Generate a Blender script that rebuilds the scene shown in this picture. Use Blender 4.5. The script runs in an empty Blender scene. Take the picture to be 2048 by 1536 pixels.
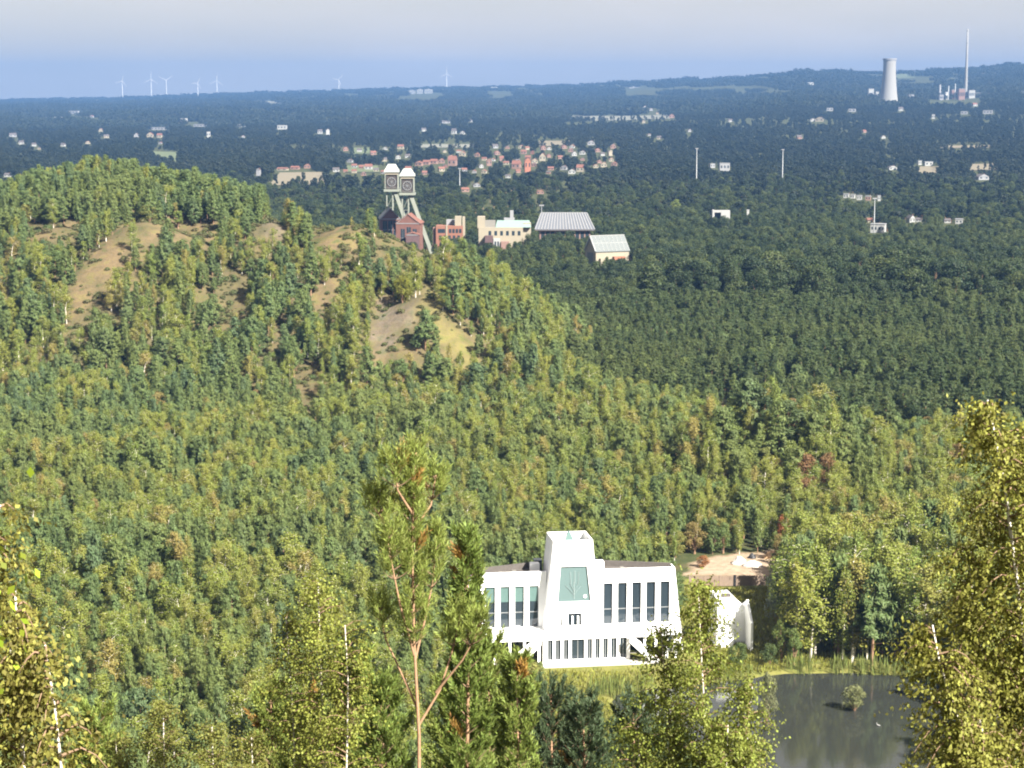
import bpy, math, random
import numpy as np
from mathutils import Vector, Matrix

random.seed(7)
rng = np.random.default_rng(11)
scene = bpy.context.scene
col = scene.collection

# ------------------------------------------------------------------ camera
CAMZ = 100.0
FPX = 3960.0                      # focal length in photo pixels (photo 2048 wide)
PITCH = math.atan(583 / FPX)
cam = bpy.data.cameras.new('camera')
cam.sensor_width = 36.0
cam.lens = FPX / 2048 * 36.0
cam.clip_start = 0.5
cam.clip_end = 60000
camo = bpy.data.objects.new('camera', cam)
camo.location = (0, 0, CAMZ)
camo.rotation_euler = (math.pi / 2 - PITCH, 0, 0)
col.objects.link(camo)
scene.camera = camo

# ------------------------------------------------------------------ sky, sun, exposure
SUN_EL = math.radians(40)
SUN_AZ = math.radians(42)         # to the right of straight behind the camera
to_sun = Vector((math.sin(SUN_AZ) * math.cos(SUN_EL), -math.cos(SUN_AZ) * math.cos(SUN_EL), math.sin(SUN_EL)))
world = bpy.data.worlds.new('World')
scene.world = world
world.use_nodes = True
wn, wl = world.node_tree.nodes, world.node_tree.links
wn.clear()
w_out = wn.new('ShaderNodeOutputWorld')
w_bg = wn.new('ShaderNodeBackground')
w_sky = wn.new('ShaderNodeTexSky')
w_sky.sky_type = 'NISHITA'
w_sky.sun_disc = False
w_sky.sun_elevation = SUN_EL
w_sky.sun_rotation = math.pi - SUN_AZ
w_sky.air_density = 1.0
w_sky.dust_density = 1.6
w_sky.ozone_density = 2.0
w_tc = wn.new('ShaderNodeTexCoord')
w_map = wn.new('ShaderNodeMapping')
w_map.inputs['Scale'].default_value = (3.2, 3.2, 14.0)
w_noise = wn.new('ShaderNodeTexNoise')
w_noise.inputs['Scale'].default_value = 1.6
w_noise.inputs['Detail'].default_value = 6
w_noise.inputs['Roughness'].default_value = 0.55
w_ramp = wn.new('ShaderNodeValToRGB')
w_ramp.color_ramp.elements[0].position = 0.38
w_ramp.color_ramp.elements[0].color = (0, 0, 0, 1)
w_ramp.color_ramp.elements[1].position = 0.70
w_ramp.color_ramp.elements[1].color = (0.8, 0.8, 0.8, 1)
w_veil = wn.new('ShaderNodeMixRGB')                             # even milky veil of a hazy day
w_veil.inputs['Fac'].default_value = 0.82
w_veil.inputs['Color2'].default_value = (2.95, 2.68, 2.35, 1)
w_mix = wn.new('ShaderNodeMixRGB')
w_mix.inputs['Color2'].default_value = (3.5, 3.25, 2.95, 1)      # thin high cloud
wl.new(w_tc.outputs['Generated'], w_map.inputs['Vector'])
wl.new(w_map.outputs['Vector'], w_noise.inputs['Vector'])
wl.new(w_noise.outputs['Fac'], w_ramp.inputs['Fac'])
wl.new(w_sky.outputs['Color'], w_veil.inputs['Color1'])
wl.new(w_veil.outputs['Color'], w_mix.inputs['Color1'])
wl.new(w_ramp.outputs['Color'], w_mix.inputs['Fac'])
wl.new(w_mix.outputs['Color'], w_bg.inputs['Color'])
wl.new(w_bg.outputs['Background'], w_out.inputs['Surface'])
w_bg.inputs['Strength'].default_value = 0.058

sun = bpy.data.lights.new('sun', 'SUN')
sun.energy = 5.0
sun.angle = math.radians(0.5)
sun.color = (1.0, 0.95, 0.85)
suno = bpy.data.objects.new('sun', sun)
suno.rotation_euler = to_sun.to_track_quat('Z', 'Y').to_euler()
suno.location = (200, -200, 400)
col.objects.link(suno)

scene.view_settings.view_transform = 'Standard'
scene.view_settings.look = 'None'
scene.view_settings.gamma = 1.0
scene.view_settings.exposure = 2.2
scene.view_settings.use_curve_mapping = False
scene.render.engine = 'CYCLES'
scene.cycles.use_denoising = True
scene.cycles.filter_width = 2.0
scene.cycles.max_bounces = 5
scene.cycles.diffuse_bounces = 4
scene.cycles.glossy_bounces = 2
scene.cycles.transmission_bounces = 2
scene.cycles.volume_bounces = 0
scene.cycles.transparent_max_bounces = 6

# ------------------------------------------------------------------ projection helpers (photo pixels <-> the place)
CP, SP = math.cos(PITCH), math.sin(PITCH)

def ray(px, py):
    x = (px - 1024) / FPX
    y = -(py - 768) / FPX
    return np.array([x, CP + y * SP, -SP + y * CP])

def atY(px, py, Y):
    d = ray(px, py)
    t = Y / d[1]
    return np.array([d[0] * t, Y, CAMZ + d[2] * t])

def project(X, Y, Z):
    Zr = Z - CAMZ
    dep = Y * CP - Zr * SP
    dep = np.maximum(dep, 0.1)
    up = Y * SP + Zr * CP
    return 1024 + FPX * X / dep, 768 - FPX * up / dep, FPX / dep

# ------------------------------------------------------------------ noise for layout
def _hash(ix, iy, seed):
    h = np.sin(ix * 127.1 + iy * 311.7 + seed * 74.7) * 43758.5453
    return h - np.floor(h)

def vnoise(x, y, seed=0):
    x = np.asarray(x, float); y = np.asarray(y, float)
    ix, iy = np.floor(x), np.floor(y)
    fx, fy = x - ix, y - iy
    fx = fx * fx * (3 - 2 * fx); fy = fy * fy * (3 - 2 * fy)
    a = _hash(ix, iy, seed); b = _hash(ix + 1, iy, seed)
    c = _hash(ix, iy + 1, seed); d = _hash(ix + 1, iy + 1, seed)
    return (a * (1 - fx) + b * fx) * (1 - fy) + (c * (1 - fx) + d * fx) * fy

def fbm(x, y, seed=0, o=3):
    s, a, t = 0, 0.5, 0
    for i in range(o):
        s = s + a * vnoise(np.asarray(x) * 2 ** i, np.asarray(y) * 2 ** i, seed + i * 13)
        t += a; a *= 0.5
    return s / t

# ------------------------------------------------------------------ terrain
RIDGE = [tuple(atY(px, py, Y)) for px, py, Y in [
    (-420, 540, 820), (-60, 470, 815), (20, 436, 812), (110, 398, 810), (220, 380, 805), (350, 388, 800), (470, 424, 785), (560, 458, 765), (640, 466, 750), (745, 475, 735),
    (865, 605, 690), (1000, 715, 645), (1150, 800, 600), (1330, 885, 560), (1500, 935, 525), (1640, 985, 490)]]
MOUNDS = [tuple(atY(px, py, Y)) + (r, k) for px, py, Y, r, k in [
    (290, 445, 728, 60, 0.50), (540, 447, 733, 30, 0.55), (700, 452, 722, 42, 0.5), (120, 456, 752, 40, 0.45),
    (850, 590, 672, 34, 0.6), (1575, 868, 500, 30, 0.42), (640, 570, 690, 42, 0.5)]]
SIL = [(-400, 199), (0, 203), (300, 197), (560, 187), (900, 177), (1050, 175), (1250, 167), (1300, 163), (1400, 160), (1500, 157),
       (1530, 149), (1640, 143), (1700, 146), (1760, 149), (1850, 141), (1900, 142), (1950, 137), (2048, 130), (2400, 128)]
SIL_A = np.array([(p - 1024) / FPX for p, _ in SIL])
SIL_T = np.array([math.tan(PITCH - math.atan((768 - y) / FPX)) for _, y in SIL])
OWN_Y = np.array([-400, -60, 0, 8, 20, 35, 60, 120, 180, 225, 255, 300])
OWN_Z = np.array([95, 97.6, 97.7, 94.3, 88.5, 82, 71, 43, 17, 3.5, 0.3, 0])

POND = [(1215, 1392), (1300, 1378), (1400, 1368), (1500, 1356), (1560, 1346), (1700, 1345), (1810, 1350), (1900, 1376), (1960, 1470),
        (1990, 1700), (1500, 1690), (1400, 1560), (1300, 1450), (1220, 1420)]

def flat_ground(px, py, z=0.0):
    d = ray(px, py)
    t = (z - CAMZ) / d[2]
    return np.array([d[0] * t, d[1] * t, z])

POND_W = np.array([flat_ground(px, py)[:2] for px, py in POND])

def inside_poly(x, y, poly):
    x = np.asarray(x, float); y = np.asarray(y, float)
    r = np.zeros(np.broadcast(x, y).shape, bool)
    n = len(poly)
    for i in range(n):
        x1, y1 = poly[i]; x2, y2 = poly[(i + 1) % n]
        c = ((y1 > y) != (y2 > y)) & (x < (x2 - x1) * (y - y1) / (y2 - y1 + 1e-12) + x1)
        r ^= c
    return r

def poly_dist(x, y, poly):
    d = np.full(np.broadcast(x, y).shape, 1e9)
    n = len(poly)
    for i in range(n):
        x1, y1 = poly[i]; x2, y2 = poly[(i + 1) % n]
        dx, dy = x2 - x1, y2 - y1
        t = np.clip(((x - x1) * dx + (y - y1) * dy) / (dx * dx + dy * dy), 0, 1)
        d = np.minimum(d, np.hypot(x - x1 - t * dx, y - y1 - t * dy))
    return d

def hill_z(X, Y):
    X = np.asarray(X, float); Y = np.asarray(Y, float)
    z = np.full(np.broadcast(X, Y).shape, -60.0)
    for i in range(len(RIDGE) - 1):
        x1, y1, z1 = RIDGE[i]; x2, y2, z2 = RIDGE[i + 1]
        dx, dy = x2 - x1, y2 - y1
        t = np.clip(((X - x1) * dx + (Y - y1) * dy) / (dx * dx + dy * dy), 0, 1)
        d = np.hypot(X - x1 - t * dx, Y - y1 - t * dy)
        h = z1 + t * (z2 - z1)
        sl = 0.36 + 0.34 * np.clip((X - x1 - t * dx) / np.maximum(d, 1), 0, 1)
        z = np.maximum(z, h - sl * (np.sqrt(d * d + 100) - 10))
    g = fbm(X / 34, Y / 60, 5, 3) - 0.5
    z = z + g * 6 * np.clip((z + 5) / 25, 0, 1)
    for mx, my, mz, r, k in MOUNDS:
        d = np.hypot(X - mx, Y - my)
        z = np.maximum(z, mz - k * (np.sqrt(d * d + 36) - 6) - 0.02 * np.maximum(d - r, 0) ** 1.5)
    return z

def terrain(X, Y):
    X = np.asarray(X, float); Y = np.asarray(Y, float)
    a = X / np.maximum(Y, 200.0)
    tt = np.interp(a, SIL_A, SIL_T)
    yc = np.interp(a, [-0.26, 0.02, 0.14, 0.26], [13000, 12000, 9500, 9000])
    zc = CAMZ - tt * yc
    t = np.clip((Y - 2200) / (yc - 2200), 0, 1.35)
    far = zc * np.where(t <= 1, t ** 1.5, 1 - 0.6 * (t - 1))
    far = far + (fbm(X / 900, Y / 900, 3, 3) - 0.5) * 26 * np.clip((Y - 2500) / 3000, 0, 1) * np.clip((yc - Y) / 1500, 0, 1)
    hz = hill_z(X, Y)
    hz = np.where(hz > 3, hz, 3 * np.exp(np.minimum((hz - 3) / 3, 0)))       # soft foot
    hz = np.where(hz < 0.05, 0, hz)
    own = np.interp(Y, OWN_Y, OWN_Z)
    own = own + (fbm(X / 12, Y / 12, 9, 2) - 0.5) * 2.0 * np.clip(own / 10, 0, 1) * np.clip((Y - 8) / 20, 0, 1)
    z = 0.35 + far + hz + own
    z = z + (fbm(X / 26, Y / 26, 21, 2) - 0.5) * 0.5
    near = (Y > 200) & (Y < 420)
    inp = inside_poly(X, Y, POND_W) & near
    pd = poly_dist(X, Y, POND_W)
    z = np.where(inp, np.maximum(-1.4, 0.1 - 0.5 * pd), z)
    # level platform for the white building and its yard
    bx, by = 12.0, 343.0
    flat = np.clip(1 - (np.hypot((X - bx) / 36, (Y - by) / 17) - 0.9) * 4, 0, 1)
    z = np.where(inp, z, z * (1 - flat) + 0.35 * flat)
    return z

def gz(x, y):
    return float(terrain(np.array([x]), np.array([y]))[0])

def ground(px, py, y0=150.0, y1=15000.0):
    d = ray(px, py)
    Ys = np.geomspace(y0, y1, 4000)
    T = Ys / d[1]
    zz = CAMZ + d[2] * T
    g = terrain(d[0] * T, Ys)
    k = np.argmax(zz <= g) if (zz <= g).any() else len(Ys) - 1
    Y = Ys[k]
    return np.array([d[0] * Y / d[1], Y, float(g[k])])

# ------------------------------------------------------------------ object helpers
def tag(o, label=None, cat=None, group=None, kind=None):
    if label: o['label'] = label
    if cat: o['category'] = cat
    if group: o['group'] = group
    if kind: o['kind'] = kind
    return o

def empty(name, loc, rz=0.0, scale=1.0):
    o = bpy.data.objects.new(name, None)
    o.empty_display_size = 0.5
    o.location = loc; o.rotation_euler = (0, 0, rz)
    o.scale = (scale,) * 3 if not hasattr(scale, '__len__') else scale
    col.objects.link(o)
    return o

def link(name, me, parent=None, loc=None, rz=None):
    o = bpy.data.objects.new(name, me)
    col.objects.link(o)
    if parent is not None: o.parent = parent
    if loc is not None: o.location = loc
    if rz is not None: o.rotation_euler = (0, 0, rz)
    return o

def mesh_np(name, verts, faces, mat=None, smooth=False):
    verts = np.asarray(verts, np.float32).reshape(-1, 3)
    faces = np.asarray(faces, np.int32)
    me = bpy.data.meshes.new(name)
    n, k = faces.shape
    me.vertices.add(len(verts)); me.vertices.foreach_set('co', verts.ravel())
    me.loops.add(n * k); me.loops.foreach_set('vertex_index', faces.ravel())
    me.polygons.add(n)
    me.polygons.foreach_set('loop_start', np.arange(0, n * k, k, dtype=np.int32))
    me.polygons.foreach_set('loop_total', np.full(n, k, np.int32))
    if smooth: me.polygons.foreach_set('use_smooth', np.ones(n, bool))
    me.update(calc_edges=True)
    if mat: me.materials.append(mat)
    return me

class MB:
    """collects shapes into one mesh"""
    def __init__(s): s.v = []; s.f = []
    def add(s, vs, fs):
        b = len(s.v); s.v += [tuple(map(float, q)) for q in vs]; s.f += [tuple(i + b for i in f) for f in fs]
    def box(s, x0, x1, y0, y1, z0, z1):
        s.add([(x0, y0, z0), (x1, y0, z0), (x1, y1, z0), (x0, y1, z0), (x0, y0, z1), (x1, y0, z1), (x1, y1, z1), (x0, y1, z1)],
              [(0, 3, 2, 1), (4, 5, 6, 7), (0, 1, 5, 4), (1, 2, 6, 5), (2, 3, 7, 6), (3, 0, 4, 7)])
    def loft(s, bot, top):
        n = len(bot)
        s.add(list(bot) + list(top), [tuple(range(n - 1, -1, -1)), tuple(range(n, 2 * n))] +
              [(i, (i + 1) % n, n + (i + 1) % n, n + i) for i in range(n)])
    def bar(s, a, b, w, d=None):
        a, b = Vector(a), Vector(b); d = d or w
        t = (b - a).normalized()
        r = Vector((0, 0, 1)).cross(t)
        if r.length < 1e-3: r = Vector((1, 0, 0))
        r.normalize(); u = t.cross(r)
        q = [r * (-w / 2) + u * (-d / 2), r * (w / 2) + u * (-d / 2), r * (w / 2) + u * (d / 2), r * (-w / 2) + u * (d / 2)]
        s.loft([a + k for k in q], [b + k for k in q])
    def tube(s, pts, rad, n=6):
        pts = [Vector(p) for p in pts]
        base = len(s.v)
        for i, p in enumerate(pts):
            t = (pts[min(i + 1, len(pts) - 1)] - pts[max(i - 1, 0)]).normalized()
            r = t.cross(Vector((0.31, 0.95, 0.1))).normalized(); u = t.cross(r)
            for k in range(n):
                a = 2 * math.pi * k / n
                q = p + (r * math.cos(a) + u * math.sin(a)) * rad[i]
                s.v.append(tuple(q))
        for i in range(len(pts) - 1):
            for k in range(n):
                a = base + i * n + k; b = base + i * n + (k + 1) % n
                s.f.append((a, b, b + n, a + n))
        s.f.append(tuple(base + (len(pts) - 1) * n + k for k in range(n)))
    def lathe(s, prof, n=24, cap=True):
        base = len(s.v)
        for r, z in prof:
            for k in range(n):
                a = 2 * math.pi * k / n
                s.v.append((r * math.cos(a), r * math.sin(a), z))
        for i in range(len(prof) - 1):
            for k in range(n):
                a = base + i * n + k; b = base + i * n + (k + 1) % n
                s.f.append((a, b, b + n, a + n))
        if cap:
            s.f.append(tuple(base + (len(prof) - 1) * n + k for k in range(n)))
    def mesh(s, name, mat=None, smooth=False):
        me = bpy.data.meshes.new(name)
        me.from_pydata(s.v, [], s.f)
        if smooth:
            me.polygons.foreach_set('use_smooth', np.ones(len(s.f), bool))
        me.update()
        if mat: me.materials.append(mat)
        return me
    def build(s, name, mat, parent=None, smooth=False, loc=None, rz=None):
        return link(name, s.mesh(name, mat, smooth), parent, loc, rz)

def boxpart(name, mat, parent, *b):
    m = MB(); m.box(*b); return m.build(name, mat, parent)

# ------------------------------------------------------------------ materials
def newmat(name):
    m = bpy.data.materials.new(name); m.use_nodes = True
    nt = m.node_tree; nt.nodes.clear()
    return m, nt.nodes, nt.links

def plain(name, c, rough=0.8, var=0.12, scale=0.4, metallic=0.0, spec=0.3):
    """a real paint or stone colour, weathered a little by noise"""
    m, N, L = newmat(name)
    o = N.new('ShaderNodeOutputMaterial'); b = N.new('ShaderNodeBsdfPrincipled')
    b.inputs['Roughness'].default_value = rough; b.inputs['Metallic'].default_value = metallic
    b.inputs['Specular IOR Level'].default_value = spec
    g = N.new('ShaderNodeNewGeometry'); n = N.new('ShaderNodeTexNoise')
    n.inputs['Scale'].default_value = scale; n.inputs['Detail'].default_value = 5
    mx = N.new('ShaderNodeMixRGB')
    mx.inputs['Color1'].default_value = tuple(q * (1 - var) for q in c) + (1,)
    mx.inputs['Color2'].default_value = tuple(min(1, q * (1 + var)) for q in c) + (1,)
    L.new(g.outputs['Position'], n.inputs['Vector']); L.new(n.outputs['Fac'], mx.inputs['Fac'])
    L.new(mx.outputs['Color'], b.inputs['Base Color']); L.new(b.outputs['BSDF'], o.inputs['Surface'])
    return m

def leafmat(name, cols, patch=None, patch_scale=0.012, transl=0.45, island=0.26):
    """foliage: per-tree colour from a ramp, patchy over the land, uneven leaf by leaf"""
    m, N, L = newmat(name)
    o = N.new('ShaderNodeOutputMaterial')
    oi = N.new('ShaderNodeObjectInfo'); rp = N.new('ShaderNodeValToRGB')
    els = rp.color_ramp.elements
    while len(els) < len(cols): els.new(0.5)
    for i, c in enumerate(cols):
        els[i].position = i / max(1, len(cols) - 1); els[i].color = tuple(c) + (1,)
    L.new(oi.outputs['Random'], rp.inputs['Fac'])
    src = rp.outputs['Color']
    g = N.new('ShaderNodeNewGeometry')
    if patch:
        n = N.new('ShaderNodeTexNoise'); n.inputs['Scale'].default_value = patch_scale; n.inputs['Detail'].default_value = 3
        L.new(g.outputs['Position'], n.inputs['Vector'])
        r2 = N.new('ShaderNodeMapRange'); r2.inputs['From Min'].default_value = 0.45; r2.inputs['From Max'].default_value = 0.68
        r2.inputs['To Max'].default_value = 0.75
        L.new(n.outputs['Fac'], r2.inputs['Value'])
        mx = N.new('ShaderNodeMixRGB'); mx.inputs['Color2'].default_value = tuple(patch) + (1,)
        L.new(r2.outputs['Result'], mx.inputs['Fac']); L.new(src, mx.inputs['Color1'])
        src = mx.outputs['Color']
    hs = N.new('ShaderNodeHueSaturation')
    mr = N.new('ShaderNodeMapRange'); mr.inputs['To Min'].default_value = 1 - island; mr.inputs['To Max'].default_value = 1 + island
    L.new(g.outputs['Random Per Island'], mr.inputs['Value']); L.new(mr.outputs['Result'], hs.inputs['Value'])
    mh = N.new('ShaderNodeMapRange'); mh.inputs['To Min'].default_value = 0.485; mh.inputs['To Max'].default_value = 0.515
    L.new(g.outputs['Random Per Island'], mh.inputs['Value']); L.new(mh.outputs['Result'], hs.inputs['Hue'])
    L.new(src, hs.inputs['Color'])
    d = N.new('ShaderNodeBsdfPrincipled'); d.inputs['Roughness'].default_value = 0.6; d.inputs['Specular IOR Level'].default_value = 0.25
    t = N.new('ShaderNodeBsdfTranslucent'); ms = N.new('ShaderNodeMixShader'); ms.inputs['Fac'].default_value = transl
    L.new(hs.outputs['Color'], d.inputs['Base Color']); L.new(hs.outputs['Color'], t.inputs['Color'])
    L.new(d.outputs['BSDF'], ms.inputs[1]); L.new(t.outputs['BSDF'], ms.inputs[2]); L.new(ms.outputs['Shader'], o.inputs['Surface'])
    return m

M = {}
M['pine'] = leafmat('pine_needles', [(0.105, 0.148, 0.056), (0.122, 0.166, 0.056), (0.140, 0.176, 0.054), (0.092, 0.138, 0.066)], (0.165, 0.186, 0.048))
M['birch'] = leafmat('birch_leaves', [(0.185, 0.215, 0.040), (0.225, 0.225, 0.042), (0.155, 0.200, 0.044), (0.205, 0.218, 0.045), (0.180, 0.208, 0.040), (0.250, 0.200, 0.060)])
M['broad'] = leafmat('broad_leaves', [(0.026, 0.042, 0.017), (0.044, 0.062, 0.022), (0.026, 0.042, 0.020), (0.074, 0.092, 0.028), (0.036, 0.054, 0.020)])  # leaf colours lowered to stand in for cloud shadow on the plain
M['shadepine'] = leafmat('dark_pine_needles', [(0.050, 0.074, 0.026), (0.064, 0.088, 0.030), (0.076, 0.096, 0.030)], (0.100, 0.122, 0.036), 0.012)  # pine colours darkened: the plain's cloud shadow is put into them
M['farleaf'] = leafmat('far_leaves', [(0.014, 0.023, 0.014), (0.019, 0.029, 0.016), (0.025, 0.036, 0.018), (0.016, 0.026, 0.016)], (0.032, 0.040, 0.020), 0.004)  # kept very dark, carrying the cloud shadow of the far plain
M['light'] = leafmat('light_broad_leaves', [(0.120, 0.160, 0.045), (0.150, 0.180, 0.042), (0.105, 0.150, 0.050), (0.190, 0.185, 0.050), (0.215, 0.150, 0.060)])
M['bark'] = plain('pine_bark', (0.19, 0.115, 0.07), 0.9, 0.35, 6)
M['birchbark'] = plain('birch_bark', (0.50, 0.46, 0.40), 0.8, 0.35, 5)

def ground_mat():
    m, N, L = newmat('ground_cover')
    o = N.new('ShaderNodeOutputMaterial'); b = N.new('ShaderNodeBsdfPrincipled')
    b.inputs['Roughness'].default_value = 0.95; b.inputs['Specular IOR Level'].default_value = 0.1
    g = N.new('ShaderNodeNewGeometry')
    at = N.new('ShaderNodeAttribute'); at.attribute_name = 'cover'         # R dry heath, G grey shale, B sand / meadow
    sp = N.new('ShaderNodeSeparateColor'); L.new(at.outputs['Color'], sp.inputs['Color'])
    def noise(s, d=4):
        n = N.new('ShaderNodeTexNoise'); n.inputs['Scale'].default_value = s; n.inputs['Detail'].default_value = d
        L.new(g.outputs['Position'], n.inputs['Vector']); return n
    def ramp(src, cols, lo=0.3, hi=0.7):
        r = N.new('ShaderNodeValToRGB'); e = r.color_ramp.elements
        while len(e) < len(cols): e.new(0.5)
        for i, c in enumerate(cols):
            e[i].position = lo + (hi - lo) * i / (len(cols) - 1); e[i].color = tuple(c) + (1,)
        L.new(src, r.inputs['Fac']); return r.outputs['Color']
    floor = ramp(noise(0.15).outputs['Fac'], [(0.026, 0.036, 0.014), (0.042, 0.048, 0.019), (0.062, 0.056, 0.027)])
    heath = ramp(noise(0.22, 6).outputs['Fac'], [(0.062, 0.066, 0.024), (0.090, 0.069, 0.037), (0.112, 0.081, 0.045), (0.118, 0.094, 0.041), (0.074, 0.075, 0.029)], 0.30, 0.70)
    shale = ramp(noise(0.5).outputs['Fac'], [(0.07, 0.062, 0.058), (0.115, 0.10, 0.092)])
    meadow = ramp(noise(0.35).outputs['Fac'], [(0.085, 0.098, 0.026), (0.13, 0.13, 0.034), (0.145, 0.135, 0.04)])
    cur = floor
    for ch, c in (('Red', heath), ('Green', shale), ('Blue', meadow)):
        mx = N.new('ShaderNodeMixRGB'); L.new(sp.outputs[ch], mx.inputs['Fac']); L.new(cur, mx.inputs['Color1']); L.new(c, mx.inputs['Color2'])
        cur = mx.outputs['Color']
    sand = ramp(noise(0.6).outputs['Fac'], [(0.20, 0.145, 0.10), (0.27, 0.21, 0.155)])
    mx = N.new('ShaderNodeMixRGB'); L.new(at.outputs['Alpha'], mx.inputs['Fac']); L.new(sand, mx.inputs['Color1']); L.new(cur, mx.inputs['Color2']); cur = mx.outputs['Color']
    L.new(cur, b.inputs['Base Color'])
    bp = N.new('ShaderNodeBump'); bp.inputs['Strength'].default_value = 0.6; bp.inputs['Distance'].default_value = 0.5
    L.new(noise(0.8, 6).outputs['Fac'], bp.inputs['Height']); L.new(bp.outputs['Normal'], b.inputs['Normal'])
    L.new(b.outputs['BSDF'], o.inputs['Surface'])
    return m

# bare patches of the hill, outlined where the photo shows them
BARE = [
    ([(278, 440), (335, 452), (310, 505), (240, 560), (200, 620), (165, 700), (135, 660), (135, 590), (180, 510), (235, 468)], 'heath'),
    ([(268, 388), (300, 392), (378, 420), (378, 445), (450, 445), (430, 500), (350, 500), (330, 450), (280, 440)], 'heath'),
    ([(60, 450), (165, 448), (160, 492), (70, 495)], 'heath'),
    ([(505, 440), (560, 442), (575, 480), (500, 480)], 'shale'),
    ([(620, 445), (735, 448), (740, 495), (640, 520), (615, 490)], 'heath'),
    ([(575, 565), (700, 560), (700, 612), (585, 615)], 'heath'),
    ([(395, 585), (505, 575), (485, 645), (385, 655)], 'heath'),
    ([(735, 675), (760, 600), (835, 598), (830, 655), (765, 715)], 'shale'),
    ([(850, 565), (985, 740), (935, 750), (875, 690), (835, 620)], 'straw'),
    ([(700, 700), (850, 690), (850, 745), (720, 740)], 'heath'),
    ([(598, 740), (640, 740), (630, 850), (600, 850)], 'heath'),
    ([(1425, 785), (1505, 830), (1510, 865), (1450, 850)], 'heath'),
    ([(520, 690), (570, 660), (580, 700), (530, 730)], 'heath'),
]

def build_ground():
    Ys = [-300, -200, -120, -60, -30] + list(np.arange(-15, 60, 3.0)) + list(np.arange(60, 240, 6.0)) + list(np.arange(240, 430, 2.6)) \
        + list(np.arange(430, 860, 4.5)) + list(np.arange(860, 1400, 16.0)) + list(np.geomspace(1400, 16000, 90))
    Ys = np.array(Ys)
    U = np.linspace(-1, 1, 190)
    Y2, U2 = np.meshgrid(Ys, U, indexing='ij')
    X2 = U2 * np.maximum(125, 60 + 0.37 * Y2)
    Z2 = terrain(X2, Y2)
    V = np.stack([X2, Y2, Z2], -1).reshape(-1, 3)
    nr, nc = X2.shape
    i, j = np.meshgrid(np.arange(nr - 1), np.arange(nc - 1), indexing='ij')
    a = (i * nc + j).ravel()
    F = np.stack([a, a + 1, a + nc + 1, a + nc], 1)
    me = mesh_np('ground', V, F, ground_mat(), True)
    px, py, sc = project(V[:, 0], V[:, 1], V[:, 2])
    c = np.zeros((len(V), 4)); c[:, 3] = 1
    hill = np.clip((hill_z(V[:, 0], V[:, 1]) - 1) / 6, 0, 1) * (V[:, 1] > 430)
    c[:, 0] = 0.55 * hill * (0.5 + fbm(V[:, 0] / 20, V[:, 1] / 20, 31, 2))
    for poly, k in BARE:
        ins = inside_poly(px, py, poly) & (V[:, 1] > 430) & (V[:, 1] < 860)
        rag = np.clip((fbm(V[:, 0] / 7, V[:, 1] / 7, 33, 3) - 0.28) * 3.2, 0.12, 1)
        c[ins, 0] = 0.35 + 0.65 * rag[ins]
        if k == 'shale': c[ins, 1] = 0.5 * rag[ins]
        if k == 'straw': c[ins, 2] = 0.4 * rag[ins]
    nb = (V[:, 1] > 275) & (V[:, 1] < 400) & (V[:, 0] > 2) & (V[:, 0] < 75)
    c[nb, 2] = 0.9
    yard = inside_poly(px, py, [(1368, 1150), (1390, 1122), (1470, 1108), (1560, 1098), (1560, 1152)]) & (V[:, 1] > 380) & (V[:, 1] < 480)
    c[yard, 0] = 1; c[yard, 1] = 0; c[yard, 2] = 0; c[yard, 3] = 0
    ca = me.color_attributes.new('cover', 'FLOAT_COLOR', 'POINT')
    ca.data.foreach_set('color', c.ravel())
    o = link('ground', me); tag(o, kind='structure')
    return o

build_ground()

# ------------------------------------------------------------------ pond
def water_mat():
    m, N, L = newmat('pond_water')
    o = N.new('ShaderNodeOutputMaterial'); b = N.new('ShaderNodeBsdfPrincipled')
    b.inputs['Base Color'].default_value = (0.022, 0.024, 0.021, 1); b.inputs['Roughness'].default_value = 0.045
    b.inputs['IOR'].default_value = 1.33
    g = N.new('ShaderNodeNewGeometry'); n = N.new('ShaderNodeTexNoise'); n.inputs['Scale'].default_value = 1.3; n.inputs['Detail'].default_value = 4
    mp = N.new('ShaderNodeMapping'); mp.inputs['Scale'].default_value = (0.5, 1.4, 1)
    L.new(g.outputs['Position'], mp.inputs['Vector']); L.new(mp.outputs['Vector'], n.inputs['Vector'])
    bp = N.new('ShaderNodeBump'); bp.inputs['Strength'].default_value = 0.12; bp.inputs['Distance'].default_value = 0.05
    L.new(n.outputs['Fac'], bp.inputs['Height']); L.new(bp.outputs['Normal'], b.inputs['Normal']); L.new(b.outputs['BSDF'], o.inputs['Surface'])
    return m
c0 = POND_W.mean(0)
pw = np.array([(c0 + (p - c0) * 1.05).tolist() + [-0.05] for p in POND_W])
pm = bpy.data.meshes.new('pond'); pm.from_pydata([tuple(p) for p in pw], [], [tuple(range(len(pw)))]); pm.update()
if pm.polygons[0].normal.z < 0: pm.flip_normals()
pm.materials.append(water_mat())
tag(link('pond_water', pm), 'dark grey pond water below the white building', 'pond', kind='structure')

# ------------------------------------------------------------------ tree prototypes
def unit(v):
    return v / np.maximum(np.linalg.norm(v, axis=-1, keepdims=True), 1e-9)

def leaves(C, A, l, w, r, N=None):
    """diamond-shaped leaves or needle sprays: centres C, long axes A, turned to face N"""
    n = len(C)
    A = unit(A)
    if N is None:
        B = unit(np.cross(A, r.normal(size=(n, 3))))
    else:
        B = unit(np.cross(unit(N), A) + 1e-6)
        A = unit(np.cross(B, unit(N)))
    l = np.broadcast_to(l, n)[:, None]; w = np.broadcast_to(w, n)[:, None]
    V = np.stack([C - A * l / 2, C + B * w / 2, C + A * l / 2, C - B * w / 2], 1).reshape(-1, 3)
    F = np.arange(4 * n).reshape(n, 4)
    return V, F

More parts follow.
